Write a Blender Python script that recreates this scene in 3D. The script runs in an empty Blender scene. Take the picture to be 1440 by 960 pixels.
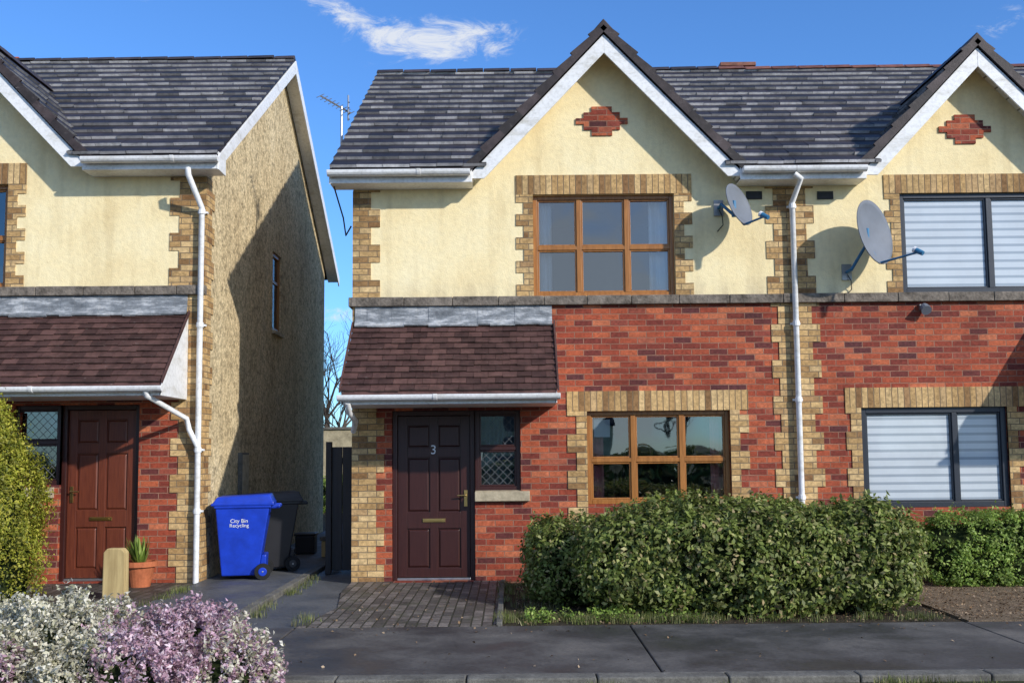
import bpy, math, random
import numpy as np
from mathutils import Vector, Matrix
random.seed(7); rng=np.random.default_rng(7)
sc=bpy.context.scene
# ------------------------------------------------------------ camera / survey
F=1412.0; PP=521.0; TH=math.radians(4.8); ROLL=math.radians(-0.54)
C=Vector((0,-12.5,1.55))
R=Matrix.Rotation(math.pi/2+TH,3,'X')@Matrix.Rotation(ROLL,3,'Z')
def S(px,py,y=0.0):
    d=R@Vector(((px-720)/F,(PP-py)/F,-1)); return C+d*((y-C.y)/d.y)
def G(px,py,z=0.0):
    d=R@Vector(((px-720)/F,(PP-py)/F,-1)); return C+d*((z-C.z)/d.z)
cd=bpy.data.cameras.new('camera'); cam=bpy.data.objects.new('camera',cd); sc.collection.objects.link(cam)
cam.matrix_world=Matrix.Translation(C)@R.to_4x4()
cd.sensor_width=36; cd.lens=36*F/1440; cd.shift_y=(PP-480)/1440; cd.clip_end=2000
sc.camera=cam
# ------------------------------------------------------------ node helpers
class NT:
    def __init__(s,name,world=False):
        if world:
            s.m=bpy.data.worlds.new(name)
        else: s.m=bpy.data.materials.new(name)
        s.m.use_nodes=True; s.t=s.m.node_tree; s.t.nodes.clear()
    def n(s,typ,ins=None,**at):
        nd=s.t.nodes.new(typ)
        for k,v in at.items(): setattr(nd,k,v)
        for k,v in (ins or {}).items():
            if isinstance(v,bpy.types.NodeSocket): s.t.links.new(v,nd.inputs[k])
            else: nd.inputs[k].default_value=v
        return nd
    def math(s,op,a,b=0.0,c=None):
        i={0:a,1:b}
        if c is not None: i[2]=c
        return s.n('ShaderNodeMath',i,operation=op).outputs[0]
    def ramp(s,fac,stops,interp='LINEAR'):
        nd=s.n('ShaderNodeValToRGB',{0:fac}); cr=nd.color_ramp; cr.interpolation=interp
        while len(cr.elements)<len(stops): cr.elements.new(0.5)
        for e,(p,c) in zip(cr.elements,stops):
            e.position=p; e.color=(c if isinstance(c,tuple) else (c,c,c))[:3]+(1,)
        return nd.outputs[0]
    def mix(s,fac,a,b,bt='MIX'):
        nd=s.n('ShaderNodeMix',data_type='RGBA',blend_type=bt)
        for k,v in ((0,fac),(6,a),(7,b)):
            if isinstance(v,bpy.types.NodeSocket): s.t.links.new(v,nd.inputs[k])
            else: nd.inputs[k].default_value=(v if k==0 else tuple(v)[:3]+(1,))
        return nd.outputs[2]
    def noise(s,scale,vec=None,detail=3,rough=.55):
        i={'Scale':scale,'Detail':min(detail,5),'Roughness':rough}
        if vec is None: vec=s.pos()
        i['Vector']=vec
        return s.n('ShaderNodeTexNoise',i).outputs[0]
    def pos(s):
        return s.n('ShaderNodeNewGeometry').outputs['Position']
    def stretch(s,sx,sy,sz):
        return s.n('ShaderNodeVectorMath',{0:s.pos(),1:(sx,sy,sz)},operation='MULTIPLY').outputs[0]
    def bump(s,h,strength=.3,dist=.01,normal=None):
        i={'Height':h,'Strength':strength,'Distance':dist}
        if normal: i['Normal']=normal
        return s.n('ShaderNodeBump',i).outputs[0]
    def out(s,color,rough=.8,normal=None,spec=.3,metal=0.0,coat=0.0):
        i={'Base Color':color if isinstance(color,bpy.types.NodeSocket) else tuple(color)[:3]+(1,),'Roughness':rough,'Specular IOR Level':spec,'Metallic':metal,'Coat Weight':coat}
        if normal: i['Normal']=normal
        p=s.n('ShaderNodeBsdfPrincipled',i)
        s.n('ShaderNodeOutputMaterial',{0:p.outputs[0]}); return s.m
def wall_uv(t,mode):
    g=t.n('ShaderNodeNewGeometry'); p=t.n('ShaderNodeSeparateXYZ',{0:g.outputs['Position']}); nn=t.n('ShaderNodeSeparateXYZ',{0:g.outputs['True Normal']})
    x,y,z=p.outputs
    if mode=='floor': a,b=y,x
    else:
        k=t.math('GREATER_THAN',t.math('ABSOLUTE',nn.outputs[0]),.5)
        u=t.math('ADD',t.math('MULTIPLY',x,t.math('SUBTRACT',1.0,k)),t.math('MULTIPLY',y,k))
        a,b=(u,z) if mode=='wall' else (z,u)
    v=t.n('ShaderNodeCombineXYZ',{0:a,1:b}).outputs[0]
    no=t.n('ShaderNodeTexNoise',{'Vector':g.outputs['Position'],'Scale':9.0,'Detail':1.0}).outputs[1]
    no=t.n('ShaderNodeVectorMath',{0:no,1:(.5,.5,.5)},operation='SUBTRACT').outputs[0]
    no=t.n('ShaderNodeVectorMath',{0:no,1:(.009,.009,0)},operation='MULTIPLY').outputs[0]
    return t.n('ShaderNodeVectorMath',{0:v,1:no},operation='ADD').outputs[0]
def brick_mat(name,stops,mortar,mode='wall',bw=.225,bh=.075,ms=.006,off=.5,rough=.8,spec=.25,bs=.6,moss=None):
    t=NT(name); v=wall_uv(t,mode)
    if mode=='soldier': v=t.n('ShaderNodeVectorMath',{0:v,1:(1.,0,0)},operation='ADD').outputs[0]
    b=t.n('ShaderNodeTexBrick',{'Vector':v,'Color1':(0,0,0,1),'Color2':(1,1,1,1),'Mortar':(.5,.5,.5,1),'Scale':1.0,'Mortar Size':ms,'Mortar Smooth':.25,'Bias':0.0,'Brick Width':bw,'Row Height':bh},offset=off)
    col=t.ramp(b.outputs[0],stops)
    n1=t.noise(24,detail=4,rough=.65); n2=t.noise(1.3,detail=4,rough=.6)
    col=t.mix(.7,col,t.ramp(n1,[(.25,.30),(.55,1.0),(.8,1.6)]),'MULTIPLY')
    mc=t.mix(t.ramp(n1,[(.35,0.0),(.65,1.0)]),mortar,tuple(c*.5 for c in mortar))
    col=t.mix(b.outputs[1],col,mc)
    col=t.mix(.65,col,t.ramp(n2,[(.3,.55),(.55,1.0)]),'MULTIPLY')
    if moss: col=t.mix(t.ramp(t.noise(3.1,detail=5,rough=.75),[(.5,0.0),(.66,.65)]),col,moss)
    h=t.math('ADD',t.math('MULTIPLY',b.outputs[1],-1.0),t.math('MULTIPLY',n1,.45))
    return t.out(col,rough,t.bump(h,bs,.009),spec)
M={}
RED=[(0,(.11,.034,.034)),(.16,(.20,.040,.028)),(.5,(.35,.068,.034)),(.8,(.48,.115,.05)),(.93,(.56,.17,.08)),(1,(.26,.055,.04))]
YEL=[(0,(.24,.125,.052)),(.25,(.46,.28,.115)),(.6,(.60,.39,.17)),(.85,(.70,.49,.24)),(1,(.36,.20,.09))]
M['red']=brick_mat('red_brick',RED,(.40,.21,.14))
M['yel']=brick_mat('buff_brick',YEL,(.27,.20,.125))
M['sold']=brick_mat('buff_soldier_brick',YEL,(.25,.18,.11),'soldier',bw=20.,off=0.0)
M['pave']=brick_mat('block_paving',[(0,(.085,.075,.068)),(.5,(.14,.12,.108)),(1,(.22,.19,.17))],(.05,.05,.035),'floor',.2,.1,ms=.009,rough=.65,moss=(.055,.06,.034),spec=.3)
M['pave2']=brick_mat('block_paving_dark',[(0,(.06,.055,.05)),(.5,(.10,.09,.08)),(1,(.16,.135,.12))],(.04,.045,.03),'floor',.2,.1,ms=.008,rough=.6,moss=(.045,.05,.028))
def cream():
    t=NT('cream_render'); n1=t.noise(1.1,detail=5,rough=.65); st=t.noise(1.0,t.stretch(5,5,.6),5); f=t.noise(70,detail=3,rough=.7); m=t.noise(16,detail=4)
    z=t.n('ShaderNodeSeparateXYZ',{0:t.pos()}).outputs[2]
    col=t.ramp(n1,[(.3,(.86,.69,.38)),(.5,(.93,.78,.46)),(.7,(.95,.83,.53))])
    col=t.mix(.45,col,t.ramp(st,[(.28,(.68,.63,.56)),(.5,1.0)]),'MULTIPLY')
    col=t.mix(.3,col,t.ramp(m,[(.3,.72),(.6,1.0)]),'MULTIPLY')
    gr=t.math('MULTIPLY',t.ramp(t.math('SUBTRACT',z,3.45),[(0.0,.75),(.35,0.0)]),t.ramp(st,[(.3,1.0),(.65,.1)]))
    col=t.mix(gr,col,(.42,.34,.23))
    h=t.math('ADD',t.math('MULTIPLY',f,.6),t.math('MULTIPLY',m,.7))
    return t.out(col,.9,t.bump(h,.6,.014),.15)
M['cream']=cream()
def dash():
    t=NT('pebbledash'); v=t.n('ShaderNodeTexVoronoi',{'Vector':t.pos(),'Scale':24.0}); n1=t.noise(1.2,t.stretch(1,1,.5),5,.65); f=t.noise(11,detail=5,rough=.8)
    col=t.ramp(n1,[(.3,(.60,.47,.28)),(.55,(.74,.60,.37)),(.75,(.82,.69,.46))])
    col=t.mix(.8,col,t.ramp(f,[(.36,.36),(.55,1.2)]),'MULTIPLY')
    col=t.mix(.6,col,t.ramp(v.outputs[0],[(0,1.25),(.6,.5)]),'MULTIPLY')
    h=t.math('ADD',t.math('MULTIPLY',v.outputs[0],-1.0),t.math('MULTIPLY',f,.5))
    return t.out(col,.95,t.bump(h,.55,.011),.1)
M['dash']=dash()
def simple(name,col,rough=.5,spec=.4,var=.25,sc_=6.,bump=.15,bd=.004,metal=0.,bscale=40.,coat=0.):
    t=NT(name); n=t.noise(sc_,detail=5,rough=.65); n2=t.noise(bscale,detail=2)
    c=t.mix(1.0,col,t.ramp(n,[(.25,1-var),(.65,1.0+var*.3)]),'MULTIPLY')
    return t.out(c,rough,t.bump(n2,bump,bd),spec,metal,coat)
def upvc():
    t=NT('white_pvc'); n=t.noise(2.5,t.stretch(1,1,3),5,.7); f=t.noise(25)
    c=t.ramp(n,[(.3,(.60,.58,.53)),(.48,(.80,.80,.79)),(.7,(.86,.86,.86))])
    c=t.mix(.4,c,t.ramp(f,[(.3,.6),(.55,1.0)]),'MULTIPLY')
    return t.out(c,.4,t.bump(f,.1,.002),.4)
M['white']=upvc()
def planks():
    t=NT('white_soffit_boards'); p=t.n('ShaderNodeSeparateXYZ',{0:t.pos()})
    w=t.math('FRACT',t.math('MULTIPLY',p.outputs[2],7.0)); l=t.math('LESS_THAN',w,.1)
    c=t.mix(l,(.78,.74,.66),(.30,.27,.22)); return t.out(c,.5)
M['soffit']=planks()
M['stone']=simple('weathered_stone',(.20,.17,.14),.9,.15,.8,9,.9,.012,bscale=30)
M['sill']=simple('concrete_sill',(.46,.39,.27),.9,.15,.4,9,.5,.01)
def lead():
    t=NT('lead_flashing'); n=t.noise(1.,t.stretch(3,3,14),5,.7); f=t.noise(12,detail=5,rough=.7)
    c=t.ramp(n,[(.3,(.11,.12,.13)),(.5,(.22,.235,.25)),(.62,(.48,.49,.50)),(.75,(.28,.27,.23))])
    c=t.mix(.6,c,t.ramp(f,[(.3,.5),(.6,1.15)]),'MULTIPLY'); return t.out(c,.5,t.bump(f,.5,.02),.4)
M['lead']=lead()
M['dark']=simple('dark_void',(.012,.012,.013),.9,.1)
def tile_mat(name,stops,lich,rough=.55,amt=.6,lo=.6):
    t=NT(name); g=t.n('ShaderNodeNewGeometry')
    c=t.ramp(g.outputs['Random Per Island'],stops); n=t.noise(7,detail=5,rough=.7); f=t.noise(60,detail=2)
    c=t.mix(1.0,c,t.ramp(n,[(.3,.6),(.6,1.3)]),'MULTIPLY')
    c=t.mix(t.ramp(t.noise(19,t.stretch(.7,1.3,1.3),5,.8),[(lo,0.0),(lo+.12,amt)]),c,lich)
    return t.out(c,rough,t.bump(f,.35,.005),.28)
M['tile']=tile_mat('roof_tile',[(0,(.017,.015,.018)),(.5,(.025,.021,.025)),(1,(.036,.030,.034))],(.12,.11,.105),.5,.4,.63)
M['tglint']=tile_mat('roof_tile_edge_glint',[(0,(.16,.155,.155)),(.3,(.30,.29,.29)),(1,(.58,.56,.55))],(.7,.68,.65),.6)  # pale colour paints the sun glints along each course's lower edge
M['ptile']=tile_mat('porch_tile',[(0,(.045,.022,.020)),(.5,(.072,.036,.032)),(1,(.10,.05,.043))],(.36,.32,.29),.6,.75,.63)
M['pedge']=tile_mat('porch_tile_edge',[(0,(.03,.018,.015)),(1,(.12,.07,.055))],(.3,.27,.22),.7)
M['ridge']=tile_mat('ridge_tile',[(0,(.03,.025,.025)),(1,(.06,.045,.045))],(.2,.18,.17))
M['ridge2']=tile_mat('ridge_tile_brown',[(0,(.14,.055,.035)),(1,(.22,.09,.06))],(.2,.18,.17))
def wood(name,a,b,rough=.35,sx=30,sz=3):
    t=NT(name); n=t.noise(1.0,t.stretch(sx,sx,sz),5,.6)
    return t.out(t.ramp(n,[(.3,a),(.7,b)]),rough,t.bump(n,.15,.002),.5)
M['oak']=wood('golden_oak_frame',(.25,.095,.018),(.42,.175,.042))
M['maroon']=wood('dark_maroon_door',(.034,.0095,.008),(.052,.015,.012),.38,60,4)
M['reddoor']=wood('mahogany_door',(.095,.022,.012),(.17,.043,.020),.4,60,4)
M['grey']=simple('anthracite_frame',(.022,.027,.038),.4,.5,.15)
M['brass']=simple('brass',(.75,.5,.18),.3,.5,.1,metal=1.)
M['metal']=simple('galvanised_metal',(.4,.4,.4),.4,.5,.2,metal=.8)
M['came']=simple('lead_came',(.16,.17,.18),.5,.3,.2)
M['dish']=simple('grey_dish',(.17,.19,.225),.6,.3,.2,3)
M['bluearm']=simple('blue_arm',(.03,.17,.33),.5,.4,.3,20)
M['cable']=simple('black_cable',(.02,.02,.02),.6)
M['bin']=simple('blue_bin_plastic',(.008,.045,.46),.42,.4,.35,5,.15,.002)
M['bindark']=simple('black_bin_plastic',(.014,.014,.018),.4,.5)
M['rubber']=simple('rubber',(.02,.02,.02),.8,.2)
M['label']=simple('white_print',(.8,.8,.82),.5)
M['terra']=simple('terracotta',(.46,.14,.06),.8,.2,.4,12)
M['timber']=wood('bollard_timber',(.34,.24,.10),(.58,.44,.20),.8,18,2)
M['gate']=wood('black_stained_gate',(.012,.011,.010),(.03,.026,.024),.6,14,1)
M['blind']=simple('glazed_white_blind',(.56,.61,.65),.6,.2,.12,1.5,.0,coat=1.)
M['blind2']=simple('glazed_sheer_blind',(.33,.38,.43),.6,.2,.12,1.5,.0,coat=1.)
M['paper']=simple('paper_notice',(.8,.8,.8),.7,.2,.06)
M['curtain']=simple('net_curtain',(.80,.78,.76),.9,.1,.1)
M['pinkcurtain']=simple('pink_curtain',(.72,.26,.24),.9,.1,.2)
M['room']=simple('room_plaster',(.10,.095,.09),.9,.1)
M['bark']=simple('bark',(.09,.07,.055),.9,.1,.4,8,.6,.02)
M['blockwall']=simple('garden_wall_render',(.42,.36,.24),.9,.1,.5,4,.6,.02)
M['shadecore']=simple('shrub_shade',(.022,.030,.012),1.,.0)  # near-black colour standing in for shade deep inside the shrubs
def glass():
    t=NT('window_glass'); n=t.noise(1.6,detail=1); nm=t.bump(n,.14,.05)
    fr=t.n('ShaderNodeFresnel',{'IOR':1.5,'Normal':nm}).outputs[0]
    fac=t.math('ADD',t.math('MULTIPLY',fr,1.2),.16)
    gl=t.n('ShaderNodeBsdfGlossy',{'Color':(.88,.94,.95,1),'Roughness':.015,'Normal':nm}); tr=t.n('ShaderNodeBsdfTransparent',{'Color':(.78,.82,.84,1)})
    mx=t.n('ShaderNodeMixShader',{0:fac,1:tr.outputs[0],2:gl.outputs[0]}); t.n('ShaderNodeOutputMaterial',{0:mx.outputs[0]}); return t.m
M['glass']=glass()
def glass2():
    t=NT('clear_glass'); fr=t.n('ShaderNodeFresnel',{'IOR':1.5}).outputs[0]; fac=t.math('ADD',fr,.02)
    gl=t.n('ShaderNodeBsdfGlossy',{'Roughness':.02}); tr=t.n('ShaderNodeBsdfTransparent',{'Color':(.97,.98,.99,1)})
    mx=t.n('ShaderNodeMixShader',{0:fac,1:tr.outputs[0],2:gl.outputs[0]}); t.n('ShaderNodeOutputMaterial',{0:mx.outputs[0]}); return t.m
M['glass2']=glass2()
def ground_mat(name,stops,scale,wet=0.,bs=.5,bd=.02,fs=30):
    t=NT(name); n=t.noise(scale,detail=5,rough=.65); f=t.noise(fs,detail=5,rough=.75); sp=t.noise(140,detail=1)
    c=t.ramp(n,stops); c=t.mix(.7,c,t.ramp(f,[(.3,.5),(.6,1.15)]),'MULTIPLY')
    c=t.mix(.4,c,t.ramp(sp,[(.35,.5),(.65,1.3)]),'MULTIPLY')
    r=t.ramp(n,[(.40,.9-wet),(.60,.8)]) if wet else .9
    return t.out(c,r,t.bump(t.math('ADD',f,t.math('MULTIPLY',sp,.3)),bs,bd),.4 if wet else .3)
M['concrete']=ground_mat('damp_concrete',[(.3,(.042,.041,.042)),(.46,(.064,.061,.061)),(.56,(.10,.094,.088)),(.72,(.165,.15,.132))],.9,.50,.15,.006)
M['asphalt']=ground_mat('asphalt',[(.3,(.04,.04,.042)),(.7,(.07,.07,.07))],2,0,.5,.01)
M['path']=ground_mat('side_path_concrete',[(.3,(.065,.07,.078)),(.6,(.11,.115,.12)),(.8,(.16,.16,.16))],1.5,.42,.2,.008)
M['kerb']=ground_mat('kerb_concrete',[(.3,(.09,.085,.075)),(.7,(.20,.19,.165))],5,0,.4,.01)
M['soil']=ground_mat('soil',[(.3,(.035,.028,.018)),(.5,(.08,.06,.038)),(.7,(.055,.06,.025))],3,0,1,.05)
M['grass']=ground_mat('grass_ground',[(.3,(.05,.055,.022)),(.6,(.07,.08,.03)),(.8,(.11,.10,.06))],2,0,1,.05)
M['gravel']=ground_mat('gravel_bed',[(.3,(.19,.14,.09)),(.6,(.34,.25,.165)),(.8,(.46,.37,.27))],6,0,1,.05,fs=45)
def leaf_mat(name,stops,scale=3.,tl=.25,clump=(.5,1.2),rough=.5):
    t=NT(name); g=t.n('ShaderNodeNewGeometry'); c=t.ramp(g.outputs['Random Per Island'],stops)
    c=t.mix(1.0,c,t.ramp(t.noise(scale,detail=2),[(.35,clump[0]),(.62,clump[1])]),'MULTIPLY')
    p=t.n('ShaderNodeBsdfPrincipled',{'Base Color':c,'Roughness':rough,'Specular IOR Level':.3})
    tr=t.n('ShaderNodeBsdfTranslucent',{'Color':c}); mx=t.n('ShaderNodeMixShader',{0:tl,1:p.outputs[0],2:tr.outputs[0]})
    t.n('ShaderNodeOutputMaterial',{0:mx.outputs[0]}); return t.m
M['hedge']=leaf_mat('hedge_leaves',[(0,(.085,.12,.024)),(.35,(.17,.22,.045)),(.7,(.27,.32,.08)),(.9,(.40,.41,.16)),(1,(.44,.33,.17))],5,.35)
M['hedge2']=leaf_mat('box_leaves',[(0,(.11,.18,.026)),(.5,(.23,.35,.06)),(1,(.42,.52,.14))],5,.35,(.6,1.2))
M['conif']=leaf_mat('conifer_leaves',[(0,(.14,.17,.018)),(.5,(.34,.36,.035)),(1,(.58,.52,.09))],5,.35)
M['hw']=leaf_mat('hebe_white',[(0,(.17,.17,.08)),(.18,(.45,.43,.28)),(.55,(.78,.73,.56)),(1,(.88,.84,.72))],8,.3,(.65,1.1))
M['hp']=leaf_mat('hebe_pink',[(0,(.20,.15,.11)),(.22,(.45,.26,.32)),(.6,(.70,.47,.57)),(1,(.86,.74,.76))],8,.3,(.65,1.1))
M['blade']=leaf_mat('grass_blades',[(0,(.08,.10,.025)),(.5,(.17,.21,.055)),(1,(.36,.32,.17))],3)
M['dry']=leaf_mat('dead_leaves',[(0,(.10,.06,.035)),(.5,(.24,.15,.08)),(1,(.42,.31,.20))],3,.05)
# ------------------------------------------------------------ mesh helpers
def empty(name,loc=(0,0,0)):
    o=bpy.data.objects.new(name,None); o.location=loc; sc.collection.objects.link(o); o.empty_display_size=.2; return o
class MB:
    def __init__(s): s.v=[]; s.f=[]; s.mi=[]; s.mats=[]
    def m(s,k):
        if k not in s.mats: s.mats.append(k)
        return s.mats.index(k)
    def poly(s,pts,mat):
        b=len(s.v); s.v+= [tuple(p) for p in pts]; s.f.append(tuple(range(b,b+len(pts)))); s.mi.append(s.m(mat))
    def box(s,x0,x1,y0,y1,z0,z1,mat):
        x0,x1=sorted((x0,x1)); y0,y1=sorted((y0,y1)); z0,z1=sorted((z0,z1))
        s.hexa([(x0,y0,z0),(x1,y0,z0),(x1,y1,z0),(x0,y1,z0)],[(x0,y0,z1),(x1,y0,z1),(x1,y1,z1),(x0,y1,z1)],mat)
    def hexa(s,a,b_,mat):
        b=len(s.v); n=len(a); s.v+=[tuple(p) for p in a]+[tuple(p) for p in b_]; k=s.m(mat)
        s.f.append(tuple(range(b+n-1,b-1,-1))); s.mi.append(k)
        s.f.append(tuple(range(b+n,b+2*n))); s.mi.append(k)
        for i in range(n):
            j=(i+1)%n; s.f.append((b+i,b+j,b+n+j,b+n+i)); s.mi.append(k)
    def prism_y(s,pts,y0,y1,mat):
        s.hexa([(x,y0,z) for x,z in pts],[(x,y1,z) for x,z in pts],mat)
    def prism_x(s,pts,x0,x1,mat):
        s.hexa([(x0,y,z) for y,z in pts],[(x1,y,z) for y,z in pts],mat)
    def cone(s,p,q,r0,r1,mat,n=5,caps=False):
        p=Vector(p);q=Vector(q);d=(q-p)
        if d.length<1e-6: return
        d.normalize(); a=d.orthogonal().normalized(); c=d.cross(a); b=len(s.v); k=s.m(mat)
        for P,r in((p,r0),(q,r1)):
            for i in range(n):
                t=2*math.pi*i/n; s.v.append(tuple(P+a*math.cos(t)*r+c*math.sin(t)*r))
        for i in range(n):
            j=(i+1)%n; s.f.append((b+i,b+j,b+n+j,b+n+i)); s.mi.append(k)
        if caps:
            s.f.append(tuple(range(b+n-1,b-1,-1))); s.mi.append(k); s.f.append(tuple(range(b+n,b+2*n))); s.mi.append(k)
    def lathe(s,c,prof,mat,n=24):
        b=len(s.v);k=s.m(mat)
        for r,z in prof:
            for i in range(n):
                t=2*math.pi*i/n; s.v.append((c[0]+r*math.cos(t),c[1]+r*math.sin(t),c[2]+z))
        for a in range(len(prof)-1):
            for i in range(n):
                j=(i+1)%n; s.f.append((b+a*n+i,b+a*n+j,b+(a+1)*n+j,b+(a+1)*n+i)); s.mi.append(k)
    def obj(s,name,parent=None,bevel=0,smooth=False,fix=True):
        me=bpy.data.meshes.new(name); me.from_pydata(s.v,[],s.f)
        for k in s.mats: me.materials.append(M[k])
        me.polygons.foreach_set('material_index',s.mi)
        if fix:
            import bmesh
            bm=bmesh.new(); bm.from_mesh(me); bmesh.ops.recalc_face_normals(bm,faces=bm.faces); bm.to_mesh(me); bm.free()
        if smooth: me.polygons.foreach_set('use_smooth',[True]*len(me.polygons))
        me.update(); o=bpy.data.objects.new(name,me); sc.collection.objects.link(o)
        if parent: o.parent=parent
        if bevel:
            b=o.modifiers.new('b','BEVEL'); b.width=bevel; b.segments=2; b.limit_method='ANGLE'
        return o
def tube(name,pts,r,mat,parent,smooth_=False):
    cu=bpy.data.curves.new(name,'CURVE'); cu.dimensions='3D'; cu.bevel_depth=r; cu.bevel_resolution=3; cu.use_fill_caps=True
    sp=cu.splines.new('POLY'); sp.points.add(len(pts)-1)
    for p,q in zip(sp.points,pts): p.co=(*q,1)
    cu.materials.append(M[mat]); o=bpy.data.objects.new(name,cu); sc.collection.objects.link(o); o.parent=parent; return o
def tiles(mb,o,u,v,n,W,L,tw,course,mt,me_,thick=.02,clip=None,skip=None,jit=1.):
    o,u,v,n=map(Vector,(o,u,v,n)); nc=int(math.ceil(L/course)); kt=mb.m(mt); ke=mb.m(me_)
    for i in range(nc):
        v0=i*course; v1=min(v0+course*1.12,L)
        if v1-v0<.03: continue
        a=-(tw*.5 if i%2 else 0)
        while a<W:
            u0,u1=max(a+.002,0),min(a+tw-.002,W); a+=tw
            if u1-u0<.03: continue
            segs=[(u0,u1)]
            if clip: segs=clip(u0,u1,v0,v1)
            for s0,s1 in segs:
                if s1-s0<.02: continue
                if skip and skip(o+u*((s0+s1)/2)+v*((v0+v1)/2)): continue
                j=lambda k: random.uniform(-k,k)*jit
                d0=j(.007); h0=thick*1.5+j(.004); h0b=h0+j(.003); 
                A=o+u*s0+v*(v0+d0)+n*h0; B=o+u*s1+v*(v0+d0+j(.004))+n*h0b
                D=o+u*s0+v*v1+n*.002; E=o+u*s1+v*v1+n*.002
                A2=A-n*thick*1.3; B2=B-n*thick*1.3; D2=D-n*.012;E2=E-n*.012
                b=len(mb.v); mb.v+=[tuple(x) for x in (A,B,E,D,A2,B2,E2,D2)]
                for f,k in (((0,1,2,3),kt),((4,5,1,0),ke),((4,0,3,7),kt),((1,5,6,2),kt),((4,7,6,5),kt)):
                    mb.f.append(tuple(b+q for q in f)); mb.mi.append(k)
def wallgrid(mb,x0,x1,z0,z1,ops,mat,plane='y',c=0.0,rev=.12,revmat=None):
    xs=sorted({x0,x1,*[q for o in ops for q in o[:2] if x0<q<x1]}); zs=sorted({z0,z1,*[q for o in ops for q in o[2:4] if z0<q<z1]})
    P=(lambda a,z,d=0:(a,c+d,z)) if plane=='y' else (lambda a,z,d=0:(c-d,a,z))
    for i in range(len(xs)-1):
        for j in range(len(zs)-1):
            cx=(xs[i]+xs[i+1])/2; cz=(zs[j]+zs[j+1])/2
            if any(o[0]<cx<o[1] and o[2]<cz<o[3] for o in ops): continue
            mb.poly([P(xs[i],zs[j]),P(xs[i+1],zs[j]),P(xs[i+1],zs[j+1]),P(xs[i],zs[j+1])],mat)
    rm=revmat or mat
    for o in ops:
        a0,a1=max(o[0],x0),min(o[1],x1); b0,b1=max(o[2],z0),min(o[3],z1)
        if a1<=a0 or b1<=b0: continue
        for q in ((a0,b0,a0,b1),(a1,b0,a1,b1),(a0,b0,a1,b0),(a0,b1,a1,b1)):
            if (q[1]==q[3]==z0) or (q[1]==q[3]==z1): 
                if not(o[2]>z0 if q[1]==z0 else o[3]<=z1): continue
            mb.poly([P(q[0],q[1]),P(q[2],q[3]),P(q[2],q[3],rev),P(q[0],q[1],rev)],rm)
def quoin(mb,xe,dr,z0,z1,ww,wn,h,mat='yel',y0=-.012,start=0):
    z=z0;i=start
    while z<z1-.01:
        zz=min(z+h,z1); w=ww if i%2==0 else wn
        mb.box(xe,xe+dr*w,y0-.001*(i%2),.02,z,zz,mat); z=zz;i+=1
def gutter(mb,x0,x1,y,z,r=.06):
    pr=[(y+r*math.cos(math.pi+a),z-r*math.sin(a)) for a in [math.pi*k/8 for k in range(9)]]
    mb.prism_x([(y-r,z+.012)]+pr+[(y+r,z+.012)],x0,x1,'white')
    x=x0+1.1
    while x<x1-.3:
        pr2=[(y+r*1.1*math.cos(math.pi+a),z-r*1.1*math.sin(a)) for a in [math.pi*k/8 for k in range(9)]]
        mb.prism_x([(y-r*1.1,z+.016)]+pr2+[(y+r*1.1,z+.016)],x,x+.05,'white'); x+=1.6
def window(parent,x0,x1,z0,z1,muls,trans,fm,gm='glass',yo=.06,fw=.055,sash=True,name='window'):
    f=MB(); y0,y1=yo,yo+.07
    f.box(x0,x0+fw,y0,y1,z0,z1,fm); f.box(x1-fw,x1,y0,y1,z0,z1,fm); f.box(x0+fw,x1-fw,y0,y1,z0,z0+fw,fm); f.box(x0+fw,x1-fw,y0,y1,z1-fw,z1,fm)
    xs=[x0+fw]
    for m in muls: f.box(m-.03,m+.03,y0+.003,y1,z0+fw,z1-fw,fm); xs+= [m-.03,m+.03]
    xs.append(x1-fw); xs=[(xs[i],xs[i+1]) for i in range(0,len(xs),2)]
    tr=sorted(trans)
    for a,b in xs:
        zz=[z0+fw]
        for t in tr: f.box(a,b,y0+.006,y1,t-.025,t+.025,fm); zz+=[t-.025,t+.025]
        zz.append(z1-fw)
        for k in range(0,len(zz),2):
            c,d=zz[k],zz[k+1]
            if sash:
                s=.022; q=y0+.02
                f.box(a,a+s,q,y1,c,d,fm); f.box(b-s,b,q,y1,c,d,fm); f.box(a+s,b-s,q,y1,c,c+s,fm); f.box(a+s,b-s,q,y1,d-s,d,fm)
    f.obj(name+'_frame',parent,bevel=.005)
    if gm is None: return
    g=MB(); g.poly([(x0+.02,y0+.045,z0+.02),(x1-.02,y0+.045,z0+.02),(x1-.02,y0+.045,z1-.02),(x0+.02,y0+.045,z1-.02)],gm); g.obj(name+'_glass',parent,fix=False)
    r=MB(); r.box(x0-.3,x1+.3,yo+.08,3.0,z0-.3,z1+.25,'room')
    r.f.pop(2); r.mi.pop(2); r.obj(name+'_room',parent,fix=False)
def curtain(parent,x0,x1,z0,z1,mat,y=.22,amp=.025,name='curtain'):
    c=MB(); n=max(6,int((x1-x0)/.02)); 
    for i in range(n):
        a=x0+(x1-x0)*i/n; b=x0+(x1-x0)*(i+1)/n; ya=y+amp*math.sin(a*60); yb=y+amp*math.sin(b*60)
        c.poly([(a,ya,z0),(b,yb,z0),(b,yb,z1),(a,ya,z1)],mat)
    c.obj(name,parent,fix=False)
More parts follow.
